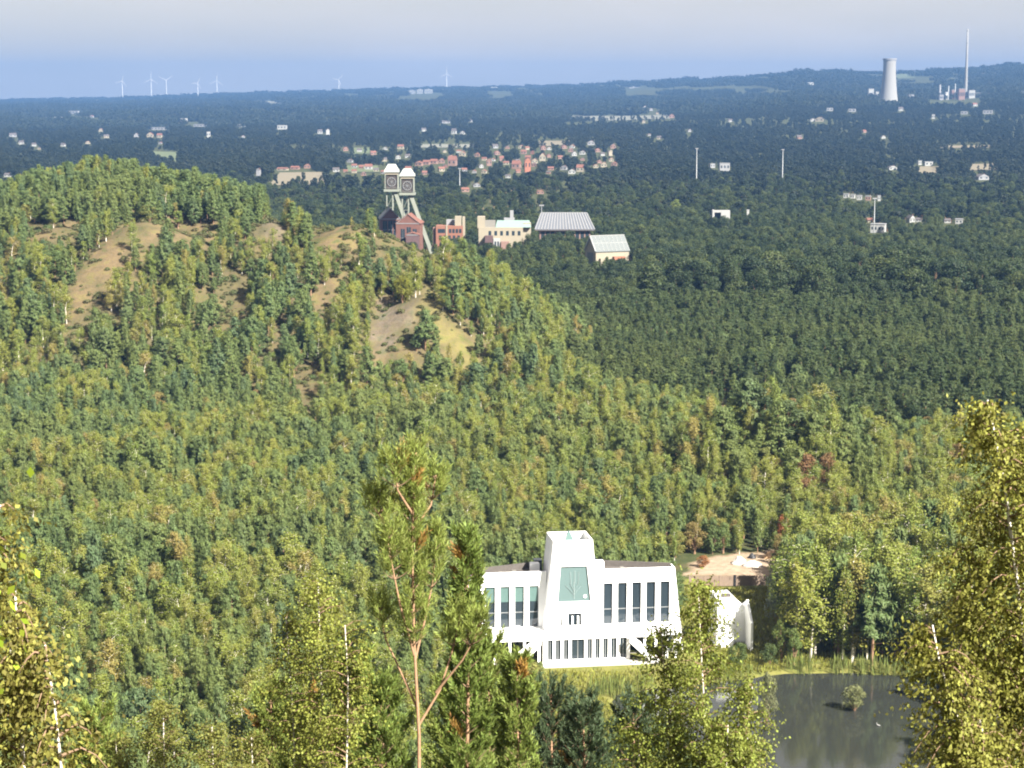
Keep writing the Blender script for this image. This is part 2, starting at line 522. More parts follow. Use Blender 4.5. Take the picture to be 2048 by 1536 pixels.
def pine_mesh(seed, H=11.0, R=2.2, base=0.24, mat='pine', open_=0.0, taper=0.62):
    r = np.random.default_rng(seed)
    P, A = [], []
    z = H * base
    lean = r.normal(size=2) * 0.02
    while z < H * 0.985:
        t = (z / H - base) / (1 - base)
        L = R * (min(1.0, t * 3.2 + 0.45)) * (1 - t) ** taper * r.uniform(0.78, 1.18) + 0.22
        nb = r.integers(4, 7)
        a0 = r.uniform(0, 6.28)
        for k in range(nb):
            if r.random() < open_: continue
            a = a0 + 6.283 * k / nb + r.normal() * 0.25
            Lk = L * r.uniform(0.6, 1.2)
            rise = 0.25 + 0.5 * t
            d = np.array([math.cos(a), math.sin(a), rise])
            nc = max(2, int(Lk / 0.42))
            for q in range(nc):
                s = (0.30 + 0.70 * (q + 1) / nc)
                c = np.array([lean[0] * z, lean[1] * z, z]) + d * Lk * s + np.array([0, 0, -0.10 * (Lk * s) ** 2 * (1 - t)])
                m = 15
                P.append(c + r.normal(size=(m, 3)) * np.array([0.20, 0.20, 0.13]))
                A.append(np.array([d[0] * .5, d[1] * .5, 1.0]) + r.normal(size=(m, 3)) * 0.38)
        z += r.uniform(0.42, 0.72) * H / 11
    m = 14
    P.append(np.array([lean[0] * H, lean[1] * H, H - 0.25]) + r.normal(size=(m, 3)) * np.array([0.12, 0.12, 0.3]))
    A.append(np.array([0, 0, 1.0]) + r.normal(size=(m, 3)) * 0.5)
    P, A = np.concatenate(P), np.concatenate(A)
    O = unit(P * np.array([1, 1, 0])) + np.array([0, 0, 0.45])
    V, F = leaves(P, A, r.uniform(0.45, 0.80, len(P)), r.uniform(0.13, 0.22, len(P)), r, O + r.normal(size=P.shape) * 0.5)
    crown = mesh_np('pine_crown', V, F, M[mat])
    tb = MB()
    tb.tube([(0, 0, -0.6), (lean[0] * H * .4, lean[1] * H * .4, H * .4), (lean[0] * H, lean[1] * H, H * 0.97)], [0.17, 0.12, 0.02], 6)
    for _ in range(12):
        z = H * r.uniform(base * 0.7, 0.75); a = r.uniform(0, 6.28); L = R * 0.75 * (1 - z / H) + 0.3
        tb.tube([(0, 0, z), (math.cos(a) * L, math.sin(a) * L, z + 0.35 * L)], [0.045, 0.012], 4)
    return crown, tb.mesh('pine_trunk', M['bark'])

def birch_mesh(seed, H=12.0, R=2.1, base=0.16, mat='birch', n=3300, size=0.82):
    r = np.random.default_rng(seed)
    P, A = [], []
    tb = MB()
    wob = r.normal(size=(5, 2)) * 0.25
    tp = [(wob[i][0] * i / 4, wob[i][1] * i / 4, H * z) for i, z in enumerate((-0.05, 0.25, 0.5, 0.75, 0.98))]
    tb.tube(tp, [0.15, 0.12, 0.085, 0.05, 0.015], 6)
    tp = np.array(tp)
    nb = 30
    for k in range(nb):
        t = base + (0.98 - base) * (k + r.uniform(0, 1)) / nb
        z = H * t
        o = np.array([np.interp(z, tp[:, 2], tp[:, 0]), np.interp(z, tp[:, 2], tp[:, 1]), z])
        u = (t - base) / (1 - base)
        L = R * (0.55 + 1.0 * u) * (1.02 - u) ** 0.55 * r.uniform(0.7, 1.25) + 0.2
        a = r.uniform(0, 6.28)
        s = np.linspace(0.12, 1, 7)[:, None]
        d = np.array([math.cos(a), math.sin(a), 0])
        pts = o + d * L * s + np.array([0, 0, 1]) * (L * (1.1 * s - 0.75 * s ** 2))
        tb.tube([tuple(o), tuple(pts[3]), tuple(pts[6])], [0.035, 0.02, 0.006], 4)
        m = int(n / nb / 7)
        for q in range(7):
            c = pts[q] + r.normal(size=(m, 3)) * np.array([0.28, 0.28, 0.34]) * (0.6 + 0.5 * s[q])
            c[:, 2] -= np.abs(r.normal(size=m)) * 0.35
            P.append(c); A.append(r.normal(size=(m, 3)) * 0.6 + np.array([0, 0, -0.7]) + d * 0.2)
    P, A = np.concatenate(P), np.concatenate(A)
    O = unit(P * np.array([1, 1, 0])) + np.array([0, 0, 0.35])
    V, F = leaves(P, A, r.uniform(0.24, 0.46, len(P)) * size, r.uniform(0.16, 0.30, len(P)) * size, r, O + r.normal(size=P.shape) * 0.6)
    return mesh_np('birch_crown', V, F, M[mat]), tb.mesh('birch_trunk', M['birchbark'])

def broad_mesh(seed, H=15.0, R=4.6, base=0.2, mat='broad', n=3200, lobes=28, size=0.56, trunk=True):
    r = np.random.default_rng(seed)
    P, A, O = [], [], []
    cz = H * (base + (1 - base) * 0.48); hz = H * (1 - base) * 0.52
    cen = []
    for k in range(lobes):
        u = r.uniform(-0.75, 1.0); a = r.uniform(0, 6.28); q = math.sqrt(max(0, 1 - u * u)) * r.uniform(0.55, 0.95)
        c = np.array([math.cos(a) * q * R * 0.78, math.sin(a) * q * R * 0.78, cz + u * hz * 0.78])
        br = R * r.uniform(0.26, 0.44)
        cen.append((c, br))
        m = int(n / lobes)
        d = unit(r.normal(size=(m, 3)) + np.array([0, 0, 0.25]))
        P.append(c + d * br * r.uniform(0.72, 1.05, (m, 1)) * np.array([1, 1, 0.85]))
        A.append(np.cross(d, r.normal(size=(m, 3))) + r.normal(size=(m, 3)) * 0.35); O.append(d + r.normal(size=(m, 3)) * 0.45)
    P, A, O = np.concatenate(P), np.concatenate(A), np.concatenate(O)
    V, F = leaves(P, A, r.uniform(0.75, 1.3, len(P)) * size, r.uniform(0.5, 0.9, len(P)) * size, r, O)
    crown = mesh_np('broad_crown', V, F, M[mat])
    if not trunk: return crown, None
    tb = MB()
    tb.tube([(0, 0, -0.6), (0, 0, H * base), (0.1, 0, cz)], [0.32, 0.25, 0.14], 7)
    for c, br in cen[:12]:
        tb.tube([(0, 0, H * base * r.uniform(0.8, 1.5)), tuple(c)], [0.12, 0.03], 4)
    return crown, tb.mesh('broad_trunk', M['bark'])

PROTO = {
    'pine': [pine_mesh(100 + i, 11, R, b, taper=tp) for i, (R, b, tp) in enumerate([(2.1, .2, .85), (2.3, .25, .8), (1.9, .16, .9), (2.2, .3, .75), (3.2, .12, .55), (2.9, .2, .5), (2.6, .1, .7), (1.7, .22, .7)])],
    'birch': [birch_mesh(200 + i, 12, R) for i, R in enumerate([1.9, 2.3, 1.7, 2.5, 2.1])],
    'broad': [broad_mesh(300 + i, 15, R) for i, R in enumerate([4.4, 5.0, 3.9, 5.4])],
    'shadepine': [pine_mesh(400 + i, 13, R, b, 'shadepine') for i, (R, b) in enumerate([(2.2, .3), (2.6, .35), (2.0, .3), (2.4, .25)])],
    'light': [broad_mesh(350 + i, 9, R, 0.08, 'light', 2600, 22, 0.34) for i, R in enumerate([2.6, 3.2, 2.2])],
    'far': [broad_mesh(500 + i, 13, R, 0.06, 'farleaf', n, 12, 1.5) for i, (R, n) in enumerate([(4.6, 420), (5.4, 460), (3.6, 400), (3.0, 380)])],
}
PROTO_H = {'pine': 11.0, 'birch': 12.0, 'broad': 15.0, 'shadepine': 13.0, 'far': 13.0, 'light': 9.0}

def wood_patch(seed):
    """a stand of distant trees, about 60 m across"""
    r = np.random.default_rng(seed)
    P, A, O = [], [], []
    for k in range(22):
        x, y = r.uniform(-32, 32, 2); h = r.uniform(9, 17); R = r.uniform(4, 7.5)
        m = 46
        d = unit(r.normal(size=(m, 3)) + np.array([0, 0, 0.3]))
        P.append(np.array([x, y, h * 0.55]) + d * np.array([R, R, h * 0.46])); A.append(np.cross(d, r.normal(size=(m, 3)))); O.append(d + r.normal(size=(m, 3)) * 0.4)
    P, A, O = np.concatenate(P), np.concatenate(A), np.concatenate(O)
    V, F = leaves(P, A, r.uniform(3.2, 5.2, len(P)), r.uniform(2.2, 3.6, len(P)), r, O)
    return mesh_np('wood_patch', V, F, M['farleaf'])

# ------------------------------------------------------------------ sight lines to keep open (photo rectangle, distance of what is seen)
KEEP = []
def keep(x0, y0, x1, y1, Y): KEEP.append((x0, y0, x1, y1, Y))
keep(948, 1045, 1400, 1316, 338)      # white building
keep(1400, 1175, 1505, 1290, 352)     # annex
keep(1372, 1108, 1535, 1185, 420)     # fence and yard
keep(1100, 1325, 1300, 1400, 336)     # grass bank
keep(1545, 1340, 1830, 1560, 336)     # pond
keep(1222, 1385, 1310, 1420, 330)
keep(757, 318, 842, 482, 1180)        # winding towers and halls
keep(842, 440, 872, 510, 1200)
keep(868, 425, 932, 474, 1215)
keep(955, 418, 1050, 484, 1215)
keep(1068, 418, 1190, 466, 1225)
keep(1190, 466, 1256, 514, 1110)
keep(1166, 470, 1190, 498, 1110)
keep(1420, 414, 1465, 450, 1380)
keep(1490, 418, 1500, 448, 1380)
keep(1740, 395, 1748, 450, 1300)
keep(818, 178, 869, 199, 10500)       # apartment blocks, sloping hall, factory, cooling tower, plant
keep(985, 176, 1013, 195, 10700)
keep(1254, 176, 1314, 190, 9800)
keep(1750, 118, 1790, 201, 5500)
keep(1862, 176, 1960, 202, 5900)

# footprints nothing grows in (X0, X1, Y0, Y1)
FOOT = [(-11, 47, 322, 362), (30, 58, 385, 416)]
for px0, px1, Y0, Y1 in [(750, 850, 1170, 1250), (850, 940, 1200, 1260), (940, 1070, 1200, 1260), (1060, 1195, 1215, 1275), (1150, 1265, 1095, 1150)]:
    FOOT.append(((px0 - 1024) / FPX * Y0, (px1 - 1024) / FPX * Y1, Y0, Y1))
FIELDS = []          # filled below: outlines on the land without trees

HOUSES = []          # (px, base py, width px, height px, wall, roof, style)
W_, C_, P_, R_, O_, G_ = 'white', 'cream', 'pink', 'brick', 'orange', 'grey'
for h in [
    (737, 340, 14, 12, W_, 'red'), (722, 338, 9, 8, R_, 'red'), (752, 344, 10, 8, C_, 'dark'),
    (838, 332, 14, 10, P_, 'red'), (853, 330, 13, 10, P_, 'red'), (868, 328, 13, 10, P_, 'red'), (883, 327, 12, 10, P_, 'red'), (905, 332, 16, 20, P_, 'red'),
    (796, 318, 10, 8, W_, 'dark'), (815, 316, 10, 8, W_, 'dark'), (847, 263, 9, 7, W_, 'dark'), (891, 247, 16, 6, G_, 'dark'),
    (908, 268, 9, 11, W_, 'dark'), (925, 269, 9, 7, W_, 'dark'), (939, 244, 10, 6, G_, 'dark'),
    (978, 332, 10, 14, P_, 'red'), (1016, 356, 10, 7, W_, 'dark'), (1033, 338, 16, 17, P_, 'red'), (1055, 344, 12, 28, O_, 'red'),
    (1042, 297, 10, 7, C_, 'red'), (1085, 322, 12, 16, C_, 'red'), (1148, 312, 10, 9, W_, 'dark'), (1165, 309, 11, 8, W_, 'dark'), (1182, 290, 14, 9, G_, 'dark'),
    (1205, 312, 8, 7, W_, 'dark'), (1220, 312, 8, 12, C_, 'dark'), (1144, 348, 14, 10, W_, 'dark'), (1161, 344, 14, 15, C_, 'red'), (1128, 340, 12, 9, G_, 'dark'),
    (953, 374, 14, 8, G_, 'dark'), (929, 384, 16, 9, P_, 'red'), (1080, 388, 14, 8, P_, 'red'), (1003, 322, 8, 10, P_, 'red'), (962, 336, 9, 8, W_, 'dark'),
    (770, 300, 9, 6, W_, 'dark'), (700, 325, 10, 7, G_, 'dark'), (1098, 300, 9, 6, W_, 'red'), (1120, 318, 9, 7, P_, 'red'),
    (564, 259, 18, 8, W_, 'white'), (417, 275, 7, 11, W_, 'white'), (126, 293, 8, 7, W_, 'dark'), (318, 260, 34, 5, G_, 'pale'), (400, 254, 26, 5, G_, 'pale'),
    (367, 244, 12, 7, W_, 'pale'), (482, 254, 16, 5, G_, 'pale'), (147, 228, 20, 6, G_, 'pale'), (15, 354, 12, 8, W_, 'dark'), (212, 276, 10, 7, C_, 'dark'),
    (300, 275, 12, 10, C_, 'red'), (175, 288, 9, 6, C_, 'red'), (25, 274, 14, 8, G_, 'dark'), (640, 268, 9, 9, W_, 'dark'), (655, 270, 7, 12, W_, 'dark'),
    (565, 341, 20, 6, C_, 'red'), (590, 339, 16, 7, P_, 'red'), (614, 337, 12, 9, P_, 'red'), (517, 352, 7, 15, G_, 'dark'), (672, 344, 12, 9, W_, 'dark'),
    (1449, 342, 20, 15, G_, 'pale'), (1424, 336, 10, 8, G_, 'pale'), (1785, 340, 16, 9, W_, 'dark'), (1857, 332, 16, 8, W_, 'pale'), (1839, 330, 7, 8, W_, 'pale'),
    (1640, 243, 16, 9, C_, 'dark'), (1625, 243, 10, 6, W_, 'dark'), (1461, 244, 9, 6, W_, 'dark'), (1802, 222, 9, 8, W_, 'dark'), (1621, 170, 12, 5, W_, 'pale'),
    (1929, 229, 12, 6, G_, 'pale'), (1977, 228, 18, 7, G_, 'pale'), (1867, 238, 6, 9, W_, 'pale'), (1705, 224, 14, 6, G_, 'pale'), (1660, 222, 12, 6, G_, 'pale'),
    (1693, 396, 10, 6, W_, 'pale'), (1706, 397, 8, 6, W_, 'pale'), (1719, 400, 10, 8, W_, 'pale'), (1737, 401, 10, 8, P_, 'pale'), (1758, 402, 6, 10, W_, 'pale'),
    (1758, 466, 28, 17, W_, 'pale'), (1822, 446, 12, 16, W_, 'dark'), (1838, 444, 10, 9, W_, 'dark'), (1895, 446, 12, 7, W_, 'dark'), (1919, 448, 14, 9, W_, 'pale'),
    (1965, 360, 22, 12, G_, 'dark'), (1740, 445, 10, 7, C_, 'red'),
]:
    HOUSES.append(h)
hr = random.Random(5)
def add_random_houses(n, x0, x1, y0, y1, w0, w1, walls):
    k = 0; tries = 0
    while k < n and tries < 2000:
        tries += 1
        px, py = hr.uniform(x0, x1), hr.uniform(y0, y1); w = hr.uniform(w0, w1); h = w * hr.uniform(.65, .95)
        if any(abs(px - q[0]) < (w + q[2]) * .6 and abs(py - q[1]) < 7 for q in HOUSES): continue
        HOUSES.append((round(px, 1), round(py, 1), w, h, hr.choice(walls), hr.choice(['red', 'red', 'dark']))); k += 1
add_random_houses(52, 690, 1240, 296, 352, 7, 12, [P_, P_, C_, W_, G_, R_])
add_random_houses(9, 20, 690, 232, 300, 6, 10, [W_, C_, G_, P_])
add_random_houses(12, 1250, 2040, 206, 300, 6, 10, [W_, C_, G_, P_])
HOUSE_AT = []
for (px, py, w, h, wall, roof) in HOUSES:
    g = ground(px, py, 900)
    HOUSE_AT.append(g)
    Yh = g[1]
    keep(px - w * 0.55, py - h * 1.05, px + w * 0.55, py - h * 0.10, Yh)
    k = Yh / FPX
    FOOT.append((g[0] - w * k * 0.6, g[0] + w * k * 0.6, Yh - 12, Yh + 14))

FIELD_PX = [([(537, 372), (650, 370), (645, 345), (560, 346)], 'straw'), ([(703, 309), (741, 308), (741, 296), (706, 296)], 'green'),
            ([(1072, 294), (1150, 290), (1150, 282), (1078, 282)], 'straw'), ([(1125, 243), (1340, 238), (1339, 230), (1130, 232)], 'pale'),
            ([(1836, 348), (1880, 346), (1878, 334), (1840, 334)], 'straw'), ([(1940, 342), (2000, 340), (1995, 328), (1945, 329)], 'straw'),
            ([(690, 345), (760, 345), (755, 332), (695, 332)], 'green'), ([(280, 312), (355, 330), (352, 305), (285, 303)], 'green'),
            ([(840, 296), (950, 296), (950, 289), (845, 289)], 'pale'), ([(1790, 158), (1830, 156), (1830, 148), (1795, 148)], 'green'),
            ([(1960, 150), (1995, 150), (1995, 146), (1960, 146)], 'pale'), ([(440, 208), (560, 207), (560, 202), (445, 203)], 'pale'),
            ([(60, 240), (150, 240), (150, 235), (65, 235)], 'pale')]
fr_ = random.Random(3)
for _ in range(16):
    px, py, w, h = fr_.uniform(20, 2000), fr_.uniform(212, 300), fr_.uniform(50, 150), fr_.uniform(3.0, 6.0)
    if any(abs(px - q[0]) < w * .6 and abs(py - q[1]) < 12 for q in HOUSES) or 740 < px < 860: continue
    d = fr_.uniform(-1.2, 1.2)
    FIELD_PX.append(([(px - w / 2, py + h), (px + w / 2, py + h + d), (px + w * .46, py + d), (px - w * .47, py)], fr_.choice(['pale', 'green', 'straw'])))
for poly, k in FIELD_PX:
    W = [ground(px, py, 1200)[:2] for px, py in poly]
    FIELDS.append((np.array(W), k))

# ------------------------------------------------------------------ where trees stand
def jitter(Y0, Y1, step, half=0.30, x_off=10):
    ys = np.arange(Y0, Y1, step)
    out = []
    for i, y in enumerate(ys):
        h = half * y + x_off
        xs = np.arange(-h, h, step) + (i % 2) * step * 0.5
        p = np.stack([xs, np.full_like(xs, y)], 1)
        out.append(p + rng.uniform(-0.40, 0.40, p.shape) * step)
    return np.concatenate(out)

def add_zone(P, kinds, H):
    T.append((P, kinds, H))
T = []
KIND = ['pine', 'birch', 'broad', 'shadepine', 'far', 'light']

def bound_shade(px):          # beyond this distance, to the right of the hill, the shade-toned plain begins
    return np.interp(px, [880, 1000, 1180, 1400, 1560, 1700, 1800, 2048, 2400], [720, 690, 640, 600, 560, 520, 540, 560, 560])

# the near plain, the plantation and the hill
P = jitter(236, 860, 3.45)
z = terrain(P[:, 0], P[:, 1]); px, py, sc = project(P[:, 0], P[:, 1], z)
hz = hill_z(P[:, 0], P[:, 1])
n1 = fbm(P[:, 0] / 45, P[:, 1] / 45, 41, 3); n2 = fbm(P[:, 0] / 16, P[:, 1] / 16, 43, 2); u = rng.random(len(P))
dark = (P[:, 1] > bound_shade(px)) & (hz < 4) & (px > 860)
hill = (hz > 4) & ~dark
pb = np.full(len(P), 0.16)                                   # chance of a birch
pb = np.where(n1 > 0.53, 0.70, np.where(n1 < 0.44, 0.05, pb))
pb = np.where(hill, np.where(n1 > 0.5, 0.62, 0.25), pb)
pb = np.where(hill & (P[:, 1] > 755), 0.12, pb)
pb = np.where((px > 900) & (P[:, 1] > 430) & ~dark, 0.55, pb)
pb = np.where((px > 1350) & (P[:, 1] > 400) & ~dark, 0.62, pb)
pb = np.where((px > 1480) & (P[:, 1] < 400), 0.80, pb)
pb = np.where((px < 900) & (P[:, 1] < 330), 0.34, pb)
kind = np.where(u < pb, 1, 0)
kind = np.where((rng.random(len(P)) < np.where(px > 1350, 0.22, np.where(n2 > 0.58, 0.12, 0.015))) & ~dark, 5, kind)
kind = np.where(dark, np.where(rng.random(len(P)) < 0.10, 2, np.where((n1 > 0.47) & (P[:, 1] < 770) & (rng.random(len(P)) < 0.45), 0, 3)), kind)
H = np.where(kind == 1, rng.uniform(6.5, 12, len(P)), rng.uniform(6.0, 12, len(P)))
H = np.where(hill, H * rng.uniform(0.75, 1.4, len(P)), H)
H = np.where(hill & (P[:, 1] > 690) & (px < 800), H * 0.78, H)
H = np.where(hill & (P[:, 1] > 755), rng.uniform(9, 13.5, len(P)), H)
back = hill & (P[:, 1] > 738) & (px > 535)
H = np.where(back, rng.uniform(3, 6, len(P)), H)
H = np.where((px > 1480) & (P[:, 1] < 400), rng.uniform(11, 17, len(P)), H)
H = np.where(kind == 2, rng.uniform(8, 12, len(P)), H)
H = np.where(kind == 5, rng.uniform(5, 10, len(P)), H)
H = np.where(kind == 3, rng.uniform(10, 14, len(P)), H)
H = H * np.where(hill, 1, 0.74 + 0.55 * fbm(P[:, 0] / 55, P[:, 1] / 38, 47, 2))
dens = np.where(hill, np.where(P[:, 1] > 755, 0.75, np.clip(0.72 + 1.4 * (n2 - 0.42), 0.35, 0.95)), 0.92)
dens = np.where(hill & (px > 900), 0.72, dens)
dens = np.where(dark, 0.62, dens)
dens = np.where(back & (px < 900), 0.15, dens)
dens = np.where((kind == 2), dens * 0.5, dens)
ok = rng.random(len(P)) < dens
# seen bare ground stays open
scl = sc * 0.98
for poly, k in BARE:
    for f in (0.0, 0.45, 0.8):
        hit = inside_poly(px, py - f * H * scl, poly) & (P[:, 1] > 430) & (P[:, 1] < 765)
        ok &= ~(hit & (rng.random(len(P)) < (0.92 if f < 0.2 else 0.72 if f < .5 else 0.42)))
T.append((P[ok], kind[ok], H[ok]))

# the wooded plain right of the hill, up to the mine
P = jitter(860, 1420, 6.4, 0.30)
z = terrain(P[:, 0], P[:, 1]); px, py, sc = project(P[:, 0], P[:, 1], z)
hz = hill_z(P[:, 0], P[:, 1])
n1 = fbm(P[:, 0] / 90, P[:, 1] / 70, 51, 3); u = rng.random(len(P))
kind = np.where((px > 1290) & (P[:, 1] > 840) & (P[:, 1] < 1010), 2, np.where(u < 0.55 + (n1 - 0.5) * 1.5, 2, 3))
H = np.where(kind == 2, rng.uniform(10, 17, len(P)), rng.uniform(10, 14, len(P)))
H = np.where((px > 1290) & (P[:, 1] > 850) & (P[:, 1] < 1000), rng.uniform(14, 20, len(P)), H)
bigw = (px > 1290) & (P[:, 1] > 850) & (P[:, 1] < 1010)
H = np.where(bigw, rng.uniform(15, 26, len(P)), H)
ok = (hz < 4) & (rng.random(len(P)) < np.where(bigw, 0.32, 0.80))
T.append((P[ok], kind[ok], H[ok]))
# farther
P = jitter(1420, 3000, 9.6, 0.285)
n1 = fbm(P[:, 0] / 160, P[:, 1] / 260, 61, 3)
ok = rng.random(len(P)) < np.clip(0.55 + (n1 - 0.38) * 2.4, 0.3, 0.95)
P = P[ok]; kk = np.where(rng.random(len(P)) < np.clip((2300 - P[:, 1]) / 900, 0, 0.75), 2, 4)
T.append((P, kk, rng.uniform(7, 16, len(P))))
P = jitter(3000, 5200, 16, 0.282)
n1 = fbm(P[:, 0] / 260, P[:, 1] / 420, 63, 3)
ok = rng.random(len(P)) < np.clip(0.55 + (n1 - 0.38) * 2.4, 0.3, 0.95)
T.append((P[ok], np.full(ok.sum(), 4), rng.uniform(8, 17, ok.sum())))

TP = np.concatenate([t[0] for t in T]); TK = np.concatenate([t[1] for t in T]); TH = np.concatenate([t[2] for t in T])
TZ = terrain(TP[:, 0], TP[:, 1])
tpx, tpy, tsc = project(TP[:, 0], TP[:, 1], TZ)
top = tpy - TH * tsc * 0.97
rad = np.where((TK == 2) | (TK == 5), 0.30, np.where(TK == 4, 0.36, 0.17)) * TH * tsc
ok = ~(inside_poly(TP[:, 0], TP[:, 1], POND_W) | ((poly_dist(TP[:, 0], TP[:, 1], POND_W) < 3.0) & (TP[:, 1] < 420)))
for x0, y0, x1, y1, Y in KEEP:
    ok &= ~((TP[:, 1] < Y) & (tpx + rad > x0) & (tpx - rad < x1) & (tpy > y0) & (top < y1))
for X0, X1, Y0, Y1 in FOOT:
    ok &= ~((TP[:, 0] > X0) & (TP[:, 0] < X1) & (TP[:, 1] > Y0) & (TP[:, 1] < Y1))
for W, k in FIELDS:
    ok &= ~inside_poly(TP[:, 0], TP[:, 1], W)
    cx0, cx1 = W[:, 0].min(), W[:, 0].max(); Yf = W[:, 1].min(); 
    fpx, fpy, _ = project(W[:, 0], W[:, 1], terrain(W[:, 0], W[:, 1]))
    ok &= ~((TP[:, 1] < Yf) & (TP[:, 1] > Yf * 0.85) & (tpx > fpx.min()) & (tpx < fpx.max()) & (top < (fpy.min() + fpy.max()) / 2 + 2) & (rng.random(len(TP)) < 0.85))
TP, TK, TH, TZ, tpx, tpy, tsc, top = [a[ok] for a in (TP, TK, TH, TZ, tpx, tpy, tsc, top)]
TR = rng.uniform(0, 6.283, len(TP)); TW = rng.uniform(0.75, 1.4, len(TP))
TW = np.where((TK == 0) & (hill_z(TP[:, 0], TP[:, 1]) < 4), TW * 0.82, TW)
TV = np.zeros(len(TP), int)
for ki, kd in enumerate(KIND):
    TV[TK == ki] = rng.integers(0, len(PROTO[kd]), (TK == ki).sum())
onhill = (hill_z(TP[:, 0], TP[:, 1]) > 4) & (TP[:, 1] > 560)
mp_ = TK == 0
TV[mp_] = np.where(rng.random(mp_.sum()) < np.where(onhill[mp_], 0.6, 0.2), rng.integers(4, 7, mp_.sum()), rng.choice([0, 1, 2, 3, 7], mp_.sum()))
for v in range(8):                                    # every shape stands among the nearest trees
    idx = np.where(mp_ & (tpx > 100) & (tpx < 900) & (top < 1450))[0]; idx = idx[np.argsort(-tsc[idx])][v * 3]; TV[idx] = v
inframe = (tpx > -20) & (tpx < 2068) & (top < 1500) & (TP[:, 1] > 230)

# far woods as stands
Pw = []
for y in np.geomspace(5200, 13800, 64):
    h = 0.285 * y
    xs = np.arange(-h, h, 48 + (y - 5200) * 0.006)
    p = np.stack([xs, np.full_like(xs, y)], 1)
    Pw.append(p + rng.uniform(-24, 24, p.shape))
Pw = np.concatenate(Pw)
n1 = fbm(Pw[:, 0] / 420, Pw[:, 1] / 700, 71, 3)
ok = rng.random(len(Pw)) < np.clip(0.55 + (n1 - 0.4) * 2.6, 0.3, 1)
zw = terrain(Pw[:, 0], Pw[:, 1]); wpx, wpy, wsc = project(Pw[:, 0], Pw[:, 1], zw)
for x0, y0, x1, y1, Y in KEEP:
    if Y > 5000:
        ok &= ~((Pw[:, 1] < Y + 30) & (wpx + 30 * wsc > x0) & (wpx - 30 * wsc < x1) & (wpy > y0) & (wpy - 15 * wsc < y1))
for W, k in FIELDS:
    ok &= ~inside_poly(Pw[:, 0], Pw[:, 1], W)
Pw, zw = Pw[ok], zw[ok]

# ------------------------------------------------------------------ single trees (the largest in view), then the rest as woods
LABEL = {
    'pine': ('pine_tree', 'slender green pine, one of the nearer pines in the wood around the white building', 'pine tree', 'nearer pines around the white building'),
    'birch': ('birch_tree', 'yellow-green birch, one of the nearer birches in the wood around the white building', 'birch tree', 'nearer birches around the white building'),
    'broad': ('broadleaf_tree', 'shade-toned green round-crowned broadleaf tree in the wood between the hill and the mine', 'broadleaf tree', 'round broadleaf trees on the plain'),
    'shadepine': ('dark_pine_tree', 'blue-green pine toned for cloud shade in the plantation on the plain right of the hill', 'pine tree', 'shade-toned pines on the plain'),
    'far': ('distant_tree', 'small distant tree among the houses beyond the twin winding towers', 'tree', 'distant trees among the houses'),
}
LABEL['light'] = ('round_tree', 'low round light green broadleaf tree in the wood around the white building', 'broadleaf tree', 'low round trees in the near wood')
PICK = {'light': 200, 'pine': 300, 'birch': 300, 'broad': 200, 'shadepine': 200, 'far': 60}
FIRST = {}

def place_tree(kind, v, loc, h, rot, wide, name, label, cat, group):
    crown, trunk = PROTO[kind][v]
    s = h / PROTO_H[kind]
    e = empty(name, loc, rot, (s * wide, s * wide, s))
    tag(e, label, cat, group)
    c = link('crown', crown, e); t = link('trunk', trunk, e) if trunk else None
    FIRST.setdefault((kind, v), (c, t))
    return e

single = np.zeros(len(TP), bool)
for ki, kind in enumerate(KIND):
    idx = np.where((TK == ki) & inframe)[0]
    if kind in ('broad', 'shadepine', 'far'):
        idx = idx[top[idx] > 180]
    size = tsc[idx] * TH[idx]
    idx = idx[np.argsort(-size)][:PICK[kind]]
    single[idx] = True
    nv = len(PROTO[kind])
    nm, lab, cat, grp = LABEL[kind]
    q3 = np.quantile(TH[idx], [.33, .67])
    for j, i in enumerate(idx):
        sz = 'low' if TH[i] < q3[0] else 'tall' if TH[i] > q3[1] else 'middling'
        x, yy = tpx[i], top[i]
        if kind in ('pine', 'birch', 'light'):
            wh = ('right of the pond beside the leaning near birch' if x > 1780 else 'in the wood wall behind the pond' if x > 1480 else 'close behind the white building' if x > 940 else
                  'left of the bare-trunked near pine' if x > 560 else 'in the wood at lower left, right of the near birch' if x > 230 else 'at the left edge behind the near birch')
        elif kind == 'far':
            wh = 'left of the winding towers' if x < 760 else 'behind the mine buildings' if x < 1250 else 'on the plain right of the mine'
        else:
            wh = 'nearest to the hill foot' if x < 1350 else 'in the middle of the right-hand plain' if x < 1750 else 'at the right edge of the plain'
        base = {'pine': 'slender green pine', 'birch': 'yellow-green birch', 'light': 'round light green tree', 'broad': 'shade-toned round broadleaf tree', 'shadepine': 'shade-toned plantation pine', 'far': 'hazy distant tree'}[kind]
        place_tree(kind, TV[i], (TP[i, 0], TP[i, 1], TZ[i] - 0.05), TH[i], TR[i], TW[i], nm, '%s %s %s' % (sz, base, wh), cat, '%s %s %s' % (sz, base.replace('pine', 'pines').replace('birch', 'birches').replace('tree', 'trees'), wh))

